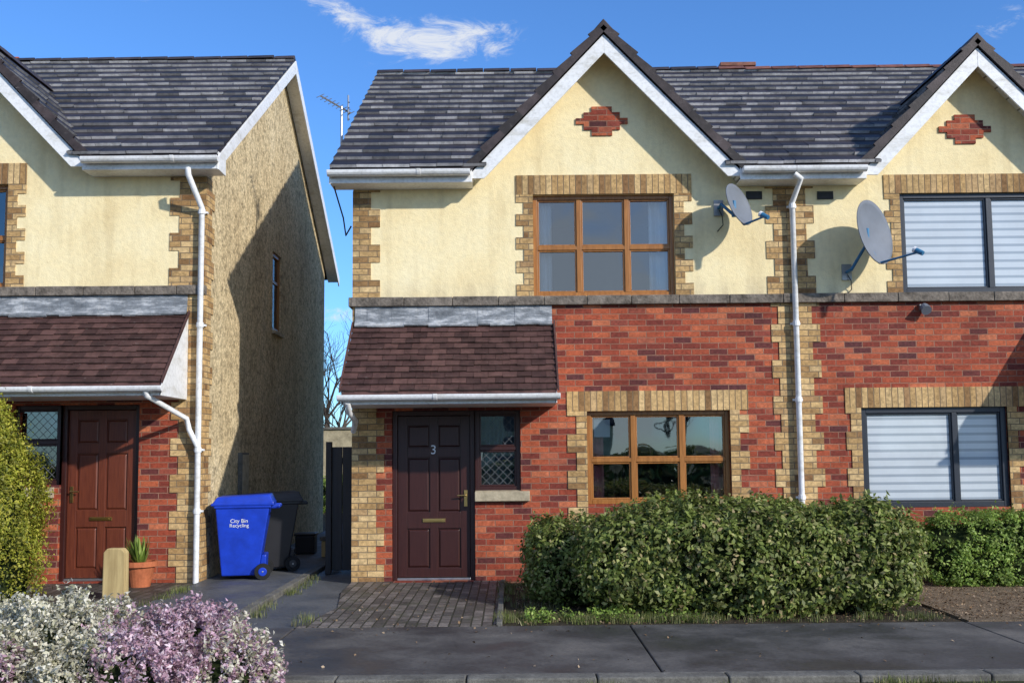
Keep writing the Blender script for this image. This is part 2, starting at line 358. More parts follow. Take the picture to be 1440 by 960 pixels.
def blinds(parent,x0,x1,z0,z1,name='blinds'):
    c=MB(); z=z0; y=.078
    while z<z1:
        h=.066+random.uniform(-.004,.004); zt=min(z+h,z1); c.poly([(x0,y,z),(x1,y,z),(x1,y,zt),(x0,y,zt)],'blind')
        z2=min(zt+.034,z1)
        if z2>zt: c.poly([(x0,y,zt),(x1,y,zt),(x1,y,z2),(x0,y,z2)],'blind2')
        z+=h+.034
    c.obj(name,parent,fix=False)
def door(parent,x0,x1,z0,z1,leaf,frame,yo=.05):
    f=MB(); fw=.06; y1=yo+.1
    f.box(x0,x0+fw,yo,y1,z0,z1,frame); f.box(x1-fw,x1,yo,y1,z0,z1,frame); f.box(x0+fw,x1-fw,yo,y1,z1-fw,z1,frame); f.box(x0+fw,x1-fw,yo,y1,z0,z0+.03,'metal')
    f.obj('door_frame',parent,bevel=.006)
    d=MB(); a,b=x0+fw+.004,x1-fw-.004; c,e=z0+.035,z1-fw-.004; y=yo+.045
    W=b-a;H=e-c; st=W*.13; mid=W*.11; rows=[(.04*H+.03,.30*H),(.40*H,.74*H),(.80*H,.945*H)]
    d.box(a,b,y+.022,y+.06,c,e,leaf)
    d.box(a,a+st,y,y+.022,c,e,leaf); d.box(b-st,b,y,y+.022,c,e,leaf); xm=(a+b)/2
    d.box(xm-mid/2,xm+mid/2,y+.001,y+.022,c,e,leaf)
    zz=[0]+[q for r in rows for q in r]+[H]
    for k in range(0,len(zz),2):
        for (p,q) in ((a+st,xm-mid/2),(xm+mid/2,b-st)): d.box(p,q,y+.001,y+.022,c+zz[k],c+zz[k+1],leaf)
    for r0,r1 in rows:
        for (p,q) in ((a+st,xm-mid/2),(xm+mid/2,b-st)):
            m=.03; d.hexa([(p+.01,y+.022,c+r0+.01),(q-.01,y+.022,c+r0+.01),(q-.01,y+.022,c+r1-.01),(p+.01,y+.022,c+r1-.01)],[(p+m,y+.006,c+r0+m),(q-m,y+.006,c+r0+m),(q-m,y+.006,c+r1-m),(p+m,y+.006,c+r1-m)],leaf)
    d.obj('door_leaf',parent,bevel=.004)
    h=MB(); zl=c+.35*H; h.box(xm-.14,xm+.14,y-.012,y,zl-.022,zl+.022,'brass'); h.box(xm-.11,xm+.11,y-.018,y-.012,zl-.012,zl+.012,'brass')
    return h,xm,y,a,b,c,e
# ------------------------------------------------------------ house parts
RIDGE_Y=4.0; OV=.35; DEPTH=8.0
def build_house(name,xl,xr,ze,zr,zbase,zs0,zs1,gx,gA,gs,left_open,right_open,ops,side_mat='dash',ridge_mat='ridge'):
    H=empty(name,((xl+xr)/2,0,0)); 
    tp=(zr-ze)/(RIDGE_Y+OV); cs=1/math.hypot(1,tp)
    X0=xl-(.24 if left_open else 0); X1=xr+(.24 if right_open else 0)
    zt=ze-.1
    w=MB()
    wallgrid(w,xl,xr,zbase,zs0+.02,ops,'red')
    wallgrid(w,xl,xr,zs0+.02,zt,ops,'cream')
    hw=(gA-.12-zt)/gs
    w.poly([(gx-hw,0,zt),(gx+hw,0,zt),(gx,0,gA-.12)],'cream')
    zb=ze-.12
    def side(x,openings,sgn):
        wallgrid(w,0,DEPTH,zbase,zb,openings,side_mat,'x',x,.1*sgn)
        w.poly([(x,0,zb),(x,DEPTH,zb),(x,DEPTH,ze+OV*tp-.06),(x,RIDGE_Y,zr-.08),(x,0,ze+OV*tp-.06)],side_mat)
    so=[o for o in (ops_side.get(name,[]))]
    side(xl,so if left_open else [],-1); side(xr,so if right_open else [],1)
    w.poly([(xl,DEPTH,zbase),(xr,DEPTH,zbase),(xr,DEPTH,zt+.3),(xl,DEPTH,zt+.3)],side_mat)
    w.obj('walls',H,fix=False)
    r=MB()
    hwE=(gA-ze)/gs
    rngs=[(X0,gx-hwE+.05),(gx+hwE-.05,X1)]
    rngs=[q for q in rngs if q[1]-q[0]>.02]
    zf=lambda y: ze+(y+OV)*tp
    r.prism_x([(.02,zf(.02)-.005),(RIDGE_Y,zr-.005),(RIDGE_Y,zr-.06),(.02,zf(.02)-.06)],X0+.02,X1-(.02 if right_open else 0),'tile')
    for a,b in rngs: r.prism_x([(-OV+.01,ze-.005),(.02,zf(.02)-.005),(.02,zf(.02)-.05),(-OV+.01,ze-.03)],a,b,'tile')
    r.prism_x([(RIDGE_Y,zr),(DEPTH+OV,ze),(DEPTH+OV,ze-.06),(RIDGE_Y,zr-.06)],X0+.01,X1-.001,'tile')
    L=math.hypot(RIDGE_Y+OV,zr-ze)
    v=Vector((0,cs,tp*cs)); n=Vector((0,-tp*cs,cs))
    def clip(u0,u1,v0,v1):
        z=ze+v1*tp*cs; half=(gA-z)/gs-.04
        if half<=0: return [(u0,u1)]
        a,b=gx-half-X0,gx+half-X0; out=[]
        if u0<a: out.append((u0,min(u1,a)))
        if u1>b: out.append((max(u0,b),u1))
        return out
    tiles(r,(X0,-OV,ze),(1,0,0),v,n,X1-X0,L,.33,.32,'tile','tglint',.028,clip)
    gc=1/math.hypot(1,gs); gv=gs*gc
    yb=(gA-ze)/tp-OV+.25; zfoot=ze-.04; hwf=(gA-zfoot)/gs; GL=math.hypot(hwf,gA-zfoot)
    sk=lambda p: p.y>.3 and p.z<zf(p.y)-.15
    for sg in(-1,1):
        foot=(gx+sg*hwf,-.32,zfoot); vv=Vector((-sg*gc,0,gv)); nn=Vector((sg*gv,0,gc))
        tiles(r,foot,(0,1,0),vv,nn,yb+.32,GL,.33,.32,'tile','tglint',.024,None,sk)
        q=[(gx+sg*hwf,zfoot-.005),(gx,gA-.005),(gx,gA-.07),(gx+sg*(hwf-.03),zfoot-.05)]
        r.prism_y(q,-.3,.02,'tile')
        r.hexa([(gx,.02,gA-.005),(gx,yb,gA-.005),(gx+sg*hwf,.02,zfoot-.005)],[(gx,.02,gA-.05),(gx,yb,gA-.05),(gx+sg*hwf,.02,zfoot-.05)],'tile')
        s=0.
        while s<GL-.02:
            e=min(s+.33,GL); p0=Vector(foot)+vv*s; p1=Vector(foot)+vv*e; t0=nn*.06; t1=nn*.025; dn=nn*.06
            a=[p0+t0,p1+t1,p1-dn,p0-dn]; r.hexa([Vector((q.x,-.345,q.z)) for q in a],[Vector((q.x,-.315,q.z)) for q in a],'ridge'); s+=.33
    r.obj('roof_tiles',H)
    c=MB()
    def cap(p,q,drop,side):
        c.hexa([p+side*.13-Vector((0,0,drop)),p+Vector((0,0,.05)),p-side*.13-Vector((0,0,drop))],[q+side*.13-Vector((0,0,drop)),q+Vector((0,0,.05)),q-side*.13-Vector((0,0,drop))],ridge_mat if abs(side.y)>.5 else 'ridge')
    x=X0
    while x<X1-.05:
        e=min(x+.45,X1); j=random.uniform(0,.014); cap(Vector((x,RIDGE_Y,zr+.02+j)),Vector((e-.012,RIDGE_Y,zr+.028+j)),.045,Vector((0,1,0))); x+=.45
    y=-.34
    while y<yb:
        cap(Vector((gx,y,gA+.035)),Vector((gx,y+.438,gA+.03)),.1,Vector((1,0,0))); y+=.45
    c.obj('ridge_caps',H,bevel=.012)
    t=MB(); zsf=ze-.19
    for a,b in rngs:
        t.box(a,b,-.33,-.305,zsf,ze-.012,'white'); t.box(a,b,-.305,-.001,zsf+.001,zsf+.012,'white'); gutter(t,a-(.02 if a==X0 else -.02),b+(.02 if (b==X1 and right_open) else (-.02 if b!=X1 else 0)),-.395,ze-.065)
        if a==X0 and left_open: t.box(a-.002,a+.022,-.334,.0,zsf-.002,ze+.03,'white')
        if b==X1 and right_open: t.box(b-.022,b+.002,-.334,.0,zsf-.002,ze+.03,'white')
    for sg in(-1,1):
        d0=.075/gc; d1=d0+.165/gc; 
        def xa(d,z): return gx+sg*(gA-d-z)/gs
        q=[(gx,gA-d0),(xa(d0,zsf+.05),zsf+.05),(xa(d1,zsf+.05)-sg*0,zsf+.05),(gx,gA-d1)]
        t.prism_y(q,-.31-.001*sg,-.285,'white')
        q=[(gx,gA-d0-.04),(xa(d0+.04,zsf+.06),zsf+.06),(xa(d0+.055,zsf+.06),zsf+.06),(gx,gA-d0-.055)]
        t.prism_y(q,-.285,-.002,'soffit')
    for sd,xx in ((left_open,X0),(right_open,X1)):
        if not sd: continue
        for (ya,za,yb2,zb2) in ((-OV+.02,ze,RIDGE_Y,zr),(DEPTH+OV-.02,ze,RIDGE_Y,zr)):
            t.prism_x([(ya,za-.02),(yb2,zb2-.02),(yb2,zb2-.24),(ya,za-.2)],xx-.012,xx+.012,'white')
            xi=xl if xx<gx else xr
            t.prism_x([(ya,za-.10),(yb2,zb2-.10),(yb2,zb2-.115),(ya,za-.115)],min(xx,xi)+.013,max(xx,xi)-.013,'white')
    t.obj('eaves_trim',H,bevel=.004)
    s=MB(); x=xl-.02
    while x<xr:
        e=min(x+random.uniform(.5,.7),xr+(.02 if right_open else 0)); s.box(x+.003,e-.003,-.06-random.uniform(0,.006),.03,zs0,zs1-random.uniform(0,.006),'stone'); x=e
    if left_open: s.box(xl-.05,xl+.01,-.055,.3,zs0,zs1,'stone')
    s.obj('string_course',H,bevel=.008)
    return H
def porch(H,x0,x1,ztop,ze,zlead,p=.95):
    r=MB(); L=math.hypot(p,ztop-ze); v=Vector((0,p/L,(ztop-ze)/L)); n=Vector((0,-v.z,v.y))
    tiles(r,(x0,-p,ze),(1,0,0),v,n,x1-x0,L,.17,.113,'ptile','pedge',.015)
    r.prism_x([(-p+.01,ze-.004),(0,ztop-.004),(0,ztop-.05),(-p+.01,ze-.04)],x0+.01,x1-.01,'ptile')
    for xx,s in((x0,1),(x1,-1)):
        r.prism_x([(-p-.01,ze+.035),(-.03,ztop+.035),(-.03,ztop-.01),(-p-.01,ze-.01)],xx-.02*(s),xx+.0*s,'ptile')
    r.obj('porch_roof',H)
    t=MB(); z2=ze-.15
    t.box(x0+.01,x1-.01,-p+.02,-p+.045,z2,ze-.01,'white'); t.box(x0+.03,x1-.03,-p+.045,-.001,z2+.001,z2+.013,'white')
    for xx in (x0+.005,x1-.03):
        t.prism_x([(-p+.02,ze-.01),(-.001,ztop-.03),(-.001,z2),(-p+.02,z2)],xx,xx+.025,'white')
    gutter(t,x0-.03,x1+.03,-p-.045,ze-.055,.058); t.obj('porch_gutter_and_fascia',H,bevel=.004)
    l=MB(); zz=zlead; nseg=16
    xs=np.linspace(x0+.02,x1-.02,nseg+1)
    for a,b in zip(xs[:-1],xs[1:]):
        j=random.uniform(-.010,.012); o=random.uniform(0,.008)
        l.prism_x([(-.012-o,zz),(-.03-o,ztop+.035),(-.075,ztop-.028+j),(-.083,ztop-.012+j),(-.034-o,ztop+.05),(-.02-o,zz)],a,b+.004,'lead')
    l.obj('lead_flashing',H)
# ------------------------------------------------------------ HOUSE No.3 (middle)
def X(px,py=540,y=0): return S(px,py,y).x
def Z(px,py,y=0): return S(px,py,y).z
ops_side={}
def rect(x0,x1,y0,y1):
    ym=(y0+y1)/2; xm=(x0+x1)/2
    return (S(x0,ym).x,S(x1,ym).x,S(xm,y1).z,S(xm,y0).z)
ze=(Z(480,233,-OV)+Z(640,236,-OV)+Z(1120,231,-OV))/3; zr=(Z(600,101,RIDGE_Y)+Z(1150,101,RIDGE_Y))/2
gx=X(847,140); gA=Z(847,36,-.32)
pf=S(660,228,-.32); gs=(gA-pf.z)/abs(pf.x-S(847,228,-.32).x)
xl=X(496); xr=X(1115,470)
zs0=(Z(520,431)+Z(1000,428))/2; zs1=(Z(520,418)+Z(1000,415))/2
uw=rect(750,949,273,414); uw=(uw[0],uw[1],zs1-.0,uw[3])
lw=rect(826,1028,577,708)
dr=rect(551,668,577,815); dr=(dr[0],dr[1],.02,dr[3])
sl=rect(668,732,579,690); sl=(dr[1],sl[1],sl[2],dr[3])
H=build_house('brick_house',xl,xr,ze,zr,-.05,zs0,zs1,gx,gA,gs,True,False,[uw,lw,dr,sl],'dash','ridge')
def fixparent(H):
    for o in H.children: o.matrix_parent_inverse=Matrix.Translation(-H.location)
def mid3(a,b): w=b-a; return [a+w*.325,a+w*.665]
window(H,*uw,mid3(*uw[:2]),[uw[2]+(uw[3]-uw[2])*.48],'oak')
window(H,*lw,mid3(*lw[:2]),[lw[2]+(lw[3]-lw[2])*.47],'oak')
curtain(H,uw[0]+.05,uw[0]+.24,uw[2],uw[3],'curtain'); curtain(H,uw[1]-.3,uw[1]-.05,uw[2],uw[3],'curtain')
curtain(H,lw[0]+.05,lw[0]+.22,lw[2],lw[3],'pinkcurtain'); curtain(H,lw[1]-.22,lw[1]-.05,lw[2],lw[3],'pinkcurtain')
paper=MB(); paper.box(lw[0]+.1,lw[0]+.3,.15,.152,lw[3]-.32,lw[3]-.1,'paper'); paper.obj('notice_in_window',H)
h,xm,yd,a,b,c,e=door(H,dr[0],dr[1],dr[2],dr[3],'maroon','maroon')
hz=c+.49*(e-c); h.box(b-.075,b-.035,yd-.012,yd,hz-.11,hz+.09,'brass'); h.cone((b-.055,yd-.01,hz+.03),(b-.055,yd-.05,hz+.03),.011,.011,'brass',8,True); h.cone((b-.05,yd-.05,hz+.03),(b-.16,yd-.055,hz+.025),.011,.009,'brass',8,True)
h.obj('door_fittings',H,bevel=.002)
tc=bpy.data.curves.new('house_number','FONT'); tc.body='3'; tc.size=.16; tc.extrude=.004; tc.materials.append(M['label']); to=bpy.data.objects.new('house_number',tc); sc.collection.objects.link(to)
to.location=(xm-.045,yd-.006,Z(608,638)); to.rotation_euler=(math.pi/2,0,0); to.parent=H
def leaded(H,x0,x1,z0,z1,y,name='leaded_lights'):
    m=MB(); w=x1-x0;hh=z1-z0; st=.075
    k=-hh
    while k<w:
        for sg in (1,-1):
            t0=max(0,-k); t1=min(hh,w-k)
            if t1>t0:
                za=(z0+t0) if sg>0 else (z1-t0); zb=(z0+t1) if sg>0 else (z1-t1)
                m.cone((x0+k+t0,y,za),(x0+k+t1,y,zb),.003,.003,'came',4)
        k+=st*1.4
    m.obj(name,H,fix=False)
zm=Z(700,630)
window(H,sl[0]+.0,sl[1],sl[2],sl[3],[],[zm],'maroon',gm='glass',yo=.05,name='sidelight'); leaded(H,sl[0]+.08,sl[1]-.08,sl[2]+.08,zm-.04,.093); leaded(H,sl[0]+.08,sl[1]-.08,zm+.04,sl[3]-.08,.093,'leaded_lights_top')
curtain(H,sl[0]+.05,sl[1]-.05,sl[2]+.05,sl[3]-.05,'came',y=.2,name='sidelight_net')
sm=MB(); q=rect(668,745,689,704); sm.prism_x([(-.07,q[2]),(-.07,q[3]-.02),(.05,q[3]),(.05,q[2])],q[0],q[1],'sill'); sm.obj('sidelight_sill',H,bevel=.006)
th=MB(); th.box(dr[0]+.02,dr[1]-.02,-.12,.14,-.02,.022,'red'); th.obj('door_threshold',H,bevel=.004)
qn=MB()
snap=lambda z: round(z/.075)*.075
quoin(qn,xl-.006,1,0,zs0,.40,.30,.225); quoin(qn,xl-.006,1,zs1,ze-.2,.345,.23,.225)
quoin(qn,xr,-1,0,zs0,.27,.18,.225,start=1); quoin(qn,xr,-1,zs1,ze-.2,.30,.20,.225)
L=rect(725,972,246,273); qn.box(L[0],L[1],-.014,.02,uw[3],L[3],'sold')
quoin(qn,uw[0],-1,zs1,uw[3],uw[0]-L[0],.12,.15,y0=-.012); quoin(qn,uw[1],1,zs1,uw[3],L[1]-uw[1],.12,.15)
L=rect(797,1052,549,577); qn.box(L[0],L[1],-.014,.02,lw[3],L[3],'sold')
quoin(qn,lw[0],-1,.0,lw[3],lw[0]-L[0],.13,.225,start=1); quoin(qn,lw[1],1,.0,lw[3],L[1]-lw[1],.12,.225)
qn.obj('brick_quoins',H)
def diamond(H,px,py):
    d=MB(); c=S(px,py)
    for i,w in enumerate((.26,.46,.66,.46,.26)):
        z=snap(c.z)+(i-2.5)*.075; d.box(c.x-w/2,c.x+w/2,-.02-.001*i,.02,z,z+.075,'red')
    d.obj('brick_diamond',H)
diamond(H,846,168)
porch(H,S(488,500,-.5).x,S(781,500,-.5).x,Z(640,456),Z(640,549,-.97),zs0+.0)
m=MB()
ax,ay=-2.34,1.15
zt=S(481,150,ay).z; m.cone((ax,ay,zt-1.1),(ax,ay,zt),.018,.018,'metal',8,True); m.box(ax,ax+.32,ay-.02,ay+.02,zt-1.0,zt-.96,'metal')
m.cone((ax-.28,ay-.1,zt+.12),(ax+.12,ay+.05,zt-.08),.012,.012,'metal',6)
for i in range(9):
    f=i/8; p=Vector((ax-.28+.4*f,ay-.1+.15*f,zt+.12-.2*f)); m.cone(p+Vector((-.03,-.1,-.06)),p+Vector((.03,.1,.06)),.006,.006,'metal',4)
for i in (-1,0,1,2): m.cone((ax+.12,ay-.1,zt-.14+i*.08),(ax+.06,ay+.14,zt-.03+i*.08),.009,.009,'metal',4)
m.cone((ax+.09,ay,zt-.2),(ax+.09,ay,zt+.16),.012,.012,'metal',6)
m.obj('tv_aerial',H,fix=False)
tube('aerial_cable',[(-2.2,-.2,ze-.2),(-2.15,.2,ze-.5),(-2.1,.1,ze-.75),(-2.02,.02,ze-.65)],.01,'cable',H)
tube('porch_downpipe',[S(489,566,-.97),S(491,580,-.9),S(500,592,-.3),S(497,606,-.06)],.034,'white',H)
xp=(X(1111,300)+X(1126,690))/2
pts=[S(1117,244,-.39),Vector((xp+.03,-.38,ze-.2)),Vector((xp,-.075,ze-.42)),Vector((xp,-.075,.0))]
tube('downpipe',pts,.036,'white',H)
br=MB()
for z in (ze-.47,3.15,2.2,1.0): br.lathe((xp,-.075,z),[(.036,-.03),(.045,-.03),(.045,.03),(.036,.03)],'white',12); br.box(xp-.06,xp+.06,-.05,0,z-.012,z+.012,'white')
br.obj('downpipe_collars',H)
vt=MB()
for px in (1060,1160):
    p=S(px,275); vt.box(p.x-.1,p.x+.1,-.02,.01,p.z-.05,p.z+.05,'cable')
vt.obj('wall_vents',H)
fixparent(H)
# ------------------------------------------------------------ RIGHT HOUSE
XR=X(1735,470); gx2=X(1361,140); gA2=Z(1361,55,-.32)
uw2=rect(1267,1470,271,409); uw2=(uw2[0],uw2[1],zs1,uw2[3]); lw2=rect(1213,1419,572,713)
d2=(XR-.5-1.0,XR-.5,.02,dr[3])
H2=build_house('brick_house.001',xr,XR,ze,zr,-.05,zs0,zs1,gx2,gA2,gs,False,True,[uw2,lw2,d2],'dash','ridge2')
window(H2,*uw2,[uw2[0]+(uw2[1]-uw2[0])*.625],[],'grey',None,yo=.03,fw=.06); window(H2,*lw2,[lw2[0]+(lw2[1]-lw2[0])*.645],[],'grey',None,yo=.03,fw=.07)
blinds(H2,uw2[0]+.02,uw2[1]-.02,uw2[2]+.02,uw2[3]-.02); blinds(H2,lw2[0]+.02,lw2[1]-.02,lw2[2]+.02,lw2[3]-.02)
qn=MB()
quoin(qn,xr,1,0,zs0,.34,.24,.225,start=1); quoin(qn,xr,1,zs1,ze-.2,.31,.21,.225)
L=rect(1242,1495,245,271); qn.box(L[0],L[1],-.014,.02,uw2[3],L[3],'sold'); quoin(qn,uw2[0],-1,zs1,uw2[3],uw2[0]-L[0],.12,.15); quoin(qn,uw2[1],1,zs1,uw2[3],.22,.12,.15)
L=rect(1188,1445,544,572); qn.box(L[0],L[1],-.014,.02,lw2[3],L[3],'sold'); quoin(qn,lw2[0],-1,0,lw2[3],lw2[0]-L[0],.13,.225,start=1); quoin(qn,lw2[1],1,0,lw2[3],L[1]-lw2[1],.12,.225)
quoin(qn,XR,-1,0,zs0,.40,.30,.225); quoin(qn,XR,-1,zs1,ze-.2,.345,.23,.225)
qn.obj('brick_quoins',H2); diamond(H2,1356,180)
hh=door(H2,*d2,'maroon','maroon'); hh[0].obj('door_fittings',H2)
porch(H2,XR-2.45,XR+.08,Z(640,456),Z(640,549,-.97),zs0)
lg=MB(); p=S(1297,434); lg.box(p.x-.05,p.x+.05,-.05,-.01,p.z-.02,p.z+.05,'metal'); lg.cone((p.x,-.05,p.z+.02),(p.x,-.13,p.z-.04),.05,.065,'dish',12,True); lg.obj('security_light',H2)
ch=MB(); p=S(1034,98,5.2); ch.box(p.x-.28,p.x+.28,5.0,5.6,zr-1,p.z-.02,'red'); ch.box(p.x-.32,p.x+.32,4.96,5.64,p.z-.02,p.z+.05,'ridge2'); ch.obj('chimney',H2,bevel=.01)
fixparent(H2)
# ------------------------------------------------------------ LEFT HOUSE
XL3=X(286,540); XL0=XL3-(xr-xl)
zeL=(Z(200,216,-OV)+Z(290,216,-OV))/2; zrL=Z(250,86,RIDGE_Y); gx3=XL3-(gx-xl); 
q=S(112,208,-.32); gA3=q.z+gs*(q.x-gx3)
zs0L=Z(130,416); zs1L=Z(130,403)
uwL=rect(-190,10,260,401); uwL=(uwL[0],uwL[1],zs1L,uwL[3])
drL=rect(83,194,569,808); drL=(drL[0],drL[1],.05,drL[3]); slL=rect(18,83,573,682); slL=(slL[0],drL[0],slL[2],drL[3])
lwL=(gx3-.9,gx3+.9,.98,lw[3]+.05)
ops_side['brick_house.002']=[(3.55,4.15,Z(388,467,3.85) ,Z(388,358,3.85))]
HL=build_house('brick_house.002',XL0,XL3,zeL,zrL,-.05,zs0L,zs1L,gx3,gA3,gs,False,True,[uwL,lwL,drL,slL],'dash','ridge')
window(HL,*uwL,mid3(*uwL[:2]),[uwL[2]+(uwL[3]-uwL[2])*.48],'oak'); window(HL,*lwL,mid3(*lwL[:2]),[1.6],'oak')
h,xm,yd,a,b,c,e=door(HL,*drL,'reddoor','maroon')
hz=c+.5*(e-c); h.box(a+.035,a+.075,yd-.012,yd,hz-.11,hz+.09,'brass'); h.cone((a+.05,yd-.05,hz+.03),(a+.16,yd-.055,hz+.025),.011,.009,'brass',8,True); h.obj('door_fittings',HL,bevel=.002)
zm=Z(45,622); window(HL,*slL,[],[zm],'maroon',yo=.05,name='sidelight'); leaded(HL,slL[0]+.08,slL[1]-.08,slL[2]+.08,zm-.04,.093); leaded(HL,slL[0]+.08,slL[1]-.08,zm+.04,slL[3]-.08,.093,'leaded_lights_top')
sm=MB(); q=rect(12,76,684,700); sm.prism_x([(-.07,q[2]),(-.07,q[3]-.02),(.05,q[3]),(.05,q[2])],q[0],q[1],'sill'); sm.obj('sidelight_sill',HL,bevel=.006)
qn=MB(); quoin(qn,XL3+.006,-1,0,zs0L,.40,.30,.225,start=1); quoin(qn,XL3+.006,-1,zs1L,zeL-.2,.46,.34,.225)
zz=0;i=0
while zz<zeL-.2:
    z2=min(zz+.225,zeL-.2); qn.box(XL3-.02,XL3+.012+.001*(i%2),.02,.02+(.30 if i%2 else .2),zz,z2,'yel'); zz=z2;i+=1
L=rect(-215,38,231,260); qn.box(L[0],L[1],-.014,.02,uwL[3],L[3],'sold'); quoin(qn,uwL[1],1,zs1L,uwL[3],L[1]-uwL[1],.12,.15); quoin(qn,uwL[0],-1,zs1L,uwL[3],.22,.12,.15)
qn.obj('brick_quoins',HL); diamond(HL,-66,168)
porch(HL,S(244,500,-.5).x-2.55,S(246,500,-.5).x,Z(130,442),Z(130,538,-.97),zs0L)
xp=XL3-.03
tube('downpipe',[S(264,236,-.39),S(265,246,-.39),Vector((XL3-.03,-.08,zeL-.62)),Vector((XL3-.03,-.08,0.02))],.036,'white',HL)
tube('porch_downpipe',[S(204,546,-.99),S(206,556,-.97),S(262,588,-.1),S(266,604,-.1),Vector((XL3-.03,-.1,Z(284,628)))],.034,'white',HL)
br=MB()
for z in (zeL-.67,3.2,1.65,.9): br.lathe((xp,-.08,z),[(.036,-.03),(.045,-.03),(.045,.03),(.036,.03)],'white',12); br.box(xp-.06,xp+.06,-.05,0,z-.012,z+.012,'white')
br.obj('downpipe_collars',HL)
sw=MB(); o=ops_side['brick_house.002'][0]; x=XL3-.06
sw.box(x-.03,x+.03,o[0],o[0]+.06,o[2],o[3],'oak'); sw.box(x-.03,x+.03,o[1]-.06,o[1],o[2],o[3],'oak'); sw.box(x-.03,x+.03,o[0]+.06,o[1]-.06,o[2],o[2]+.06,'oak'); sw.box(x-.03,x+.03,o[0]+.06,o[1]-.06,o[3]-.06,o[3],'oak')
sw.box(x-.02,x+.02,o[0]+.06,o[1]-.06,(o[2]+o[3])/2+.15,(o[2]+o[3])/2+.2,'oak')
sw.box(x+.03,XL3+.05,o[0]-.04,o[1]+.04,o[2]-.06,o[2],'sill')
sw.obj('side_window_frame',HL,bevel=.004)
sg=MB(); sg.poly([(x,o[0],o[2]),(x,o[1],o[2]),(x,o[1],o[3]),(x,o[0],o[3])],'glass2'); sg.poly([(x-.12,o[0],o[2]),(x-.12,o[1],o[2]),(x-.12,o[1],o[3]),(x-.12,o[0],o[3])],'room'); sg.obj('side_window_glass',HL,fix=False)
bx=MB(); bx.box(XL3+.001,XL3+.06,1.62,2.0,.95,1.62,'kerb'); bx.box(XL3+.06,XL3+.068,1.65,1.97,.98,1.59,'sill'); bx.obj('meter_box',HL,bevel=.008)
ch=MB(); ch.box(XL0+.7,XL0+1.5,5,5.6,zrL-1,zrL+.2,'red'); p=S(10,84,5); ch.box(p.x-.2,p.x+.2,5,5.5,zrL-1,p.z+.05,'red'); ch.obj('chimney',HL)
fixparent(HL)
# ------------------------------------------------------------ satellite dishes
def dish(name,c,rad,n,mount,lnb,mat='dish'):
    E=empty(name,mount); n=Vector(n).normalized(); a=Vector((0,0,1)).cross(n).normalized(); b=n.cross(a); d=MB(); k=d.m(mat); R_=10;Nn=36
    for side_,off in ((0,0),(1,-.012)):
        base=len(d.v)
        for i in range(R_+1):
            r=rad*i/R_
            for j in range(Nn):
                t=2*math.pi*j/Nn; p=c+a*math.cos(t)*r*.93+b*math.sin(t)*r*1.03+n*(.24*rad*(i/R_)**2-.24*rad+off); d.v.append(tuple(p))
        for i in range(R_):
            for j in range(Nn):
                q=(j+1)%Nn; d.f.append((base+i*Nn+j,base+i*Nn+q,base+(i+1)*Nn+q,base+(i+1)*Nn+j)); d.mi.append(k)
    b0=0;b1=(R_+1)*Nn
    for j in range(Nn):
        q=(j+1)%Nn; d.f.append((b0+R_*Nn+j,b0+R_*Nn+q,b1+R_*Nn+q,b1+R_*Nn+j)); d.mi.append(k)
    o=d.obj('reflector',E,smooth=True)
    m=MB(); back=c-n*(.24*rad+.02)
    m.box(mount[0]-.06,mount[0]+.06,-.025,-.001,mount[2]-.1,mount[2]+.1,'metal')
    elbow=Vector((mount[0],-.2,mount[2])); m.cone(mount,elbow,.02,.02,'bluearm',8,True); m.cone(elbow,back+Vector((0,0,-.1)),.02,.02,'bluearm',8,True)
    m.cone(back+Vector((0,0,-.12)),back+Vector((0,0,.08)),.03,.03,'bluearm',8,True)
    bot=c-b*rad*.98-n*.0; l=Vector(lnb); m.cone(back-b*.1,bot-n*.03,.013,.013,'bluearm',6,True); m.cone(bot-n*.03,l,.014,.012,'bluearm',6,True)
    dd=(c-l).normalized(); m.cone(l-dd*.05,l+dd*.05,.028,.032,'bluearm',10,True); m.cone(l+dd*.05,l+dd*.08,.036,.036,'label',10,True)
    m.obj('arm_and_lnb',E,fix=False)
    for o in E.children: o.matrix_parent_inverse=Matrix.Translation(-Vector(mount))
    tube('cable',[Vector(mount),Vector(mount)+Vector((.03,-.08,-.12)),Vector(mount)+Vector((.05,-.03,-.22)),Vector((mount[0]-.02,-.01,mount[2]-.3))],.006,'cable',E).matrix_parent_inverse=Matrix.Translation(-Vector(mount))
p=S(1190,383); dish('satellite_dish',S(1231,326,-.42),.40,(.62,-.75,.16),(p.x,0,p.z),S(1293,354,-.80))
p=S(1010,293); dish('satellite_dish.001',S(1040,287,-.38),.275,(.68,-.66,.30),(p.x,0,p.z),S(1076,304,-.62))
# ------------------------------------------------------------ ground
def slab(name,x0,x1,y0,y1,z0,z1,mat,bevel=0): 
    m=MB(); m.box(x0,x1,y0,y1,z0,z1,mat); return m.obj(name,None,bevel)
g=MB(); g.poly([(-600,-600,-.16),(600,-600,-.16),(600,600,-.16),(-600,600,-.16)],'grass'); g.obj('ground',fix=False)
YF=G(1000,877).y; YK=G(1000,944).y
slab('road',-80,80,-15,-7.4,-.3,-.145,'asphalt')
slab('grass_verge',-80,80,-7.25,YK-.17,-.3,-.045,'grass')
m=MB()
for y0,y1 in ((-7.4,-7.25),(YK-.17,YK-.004)):
    x=-40.6
    while x<40: m.box(x+.004,x+.91,y0,y1,-.3,.004 if y1>-7 else -.03,'kerb'); x+=.915
m.obj('kerb',None,.012)
m=MB(); xs=[-40,-26,-14,-8.1,-5.05,-2.0,1.05,4.1,7.15,14,26,40]
for a,b in zip(xs[:-1],xs[1:]): m.box(a+.007,b-.007,YK,YF-.004,-.3,0+random.uniform(0,.003),'concrete')
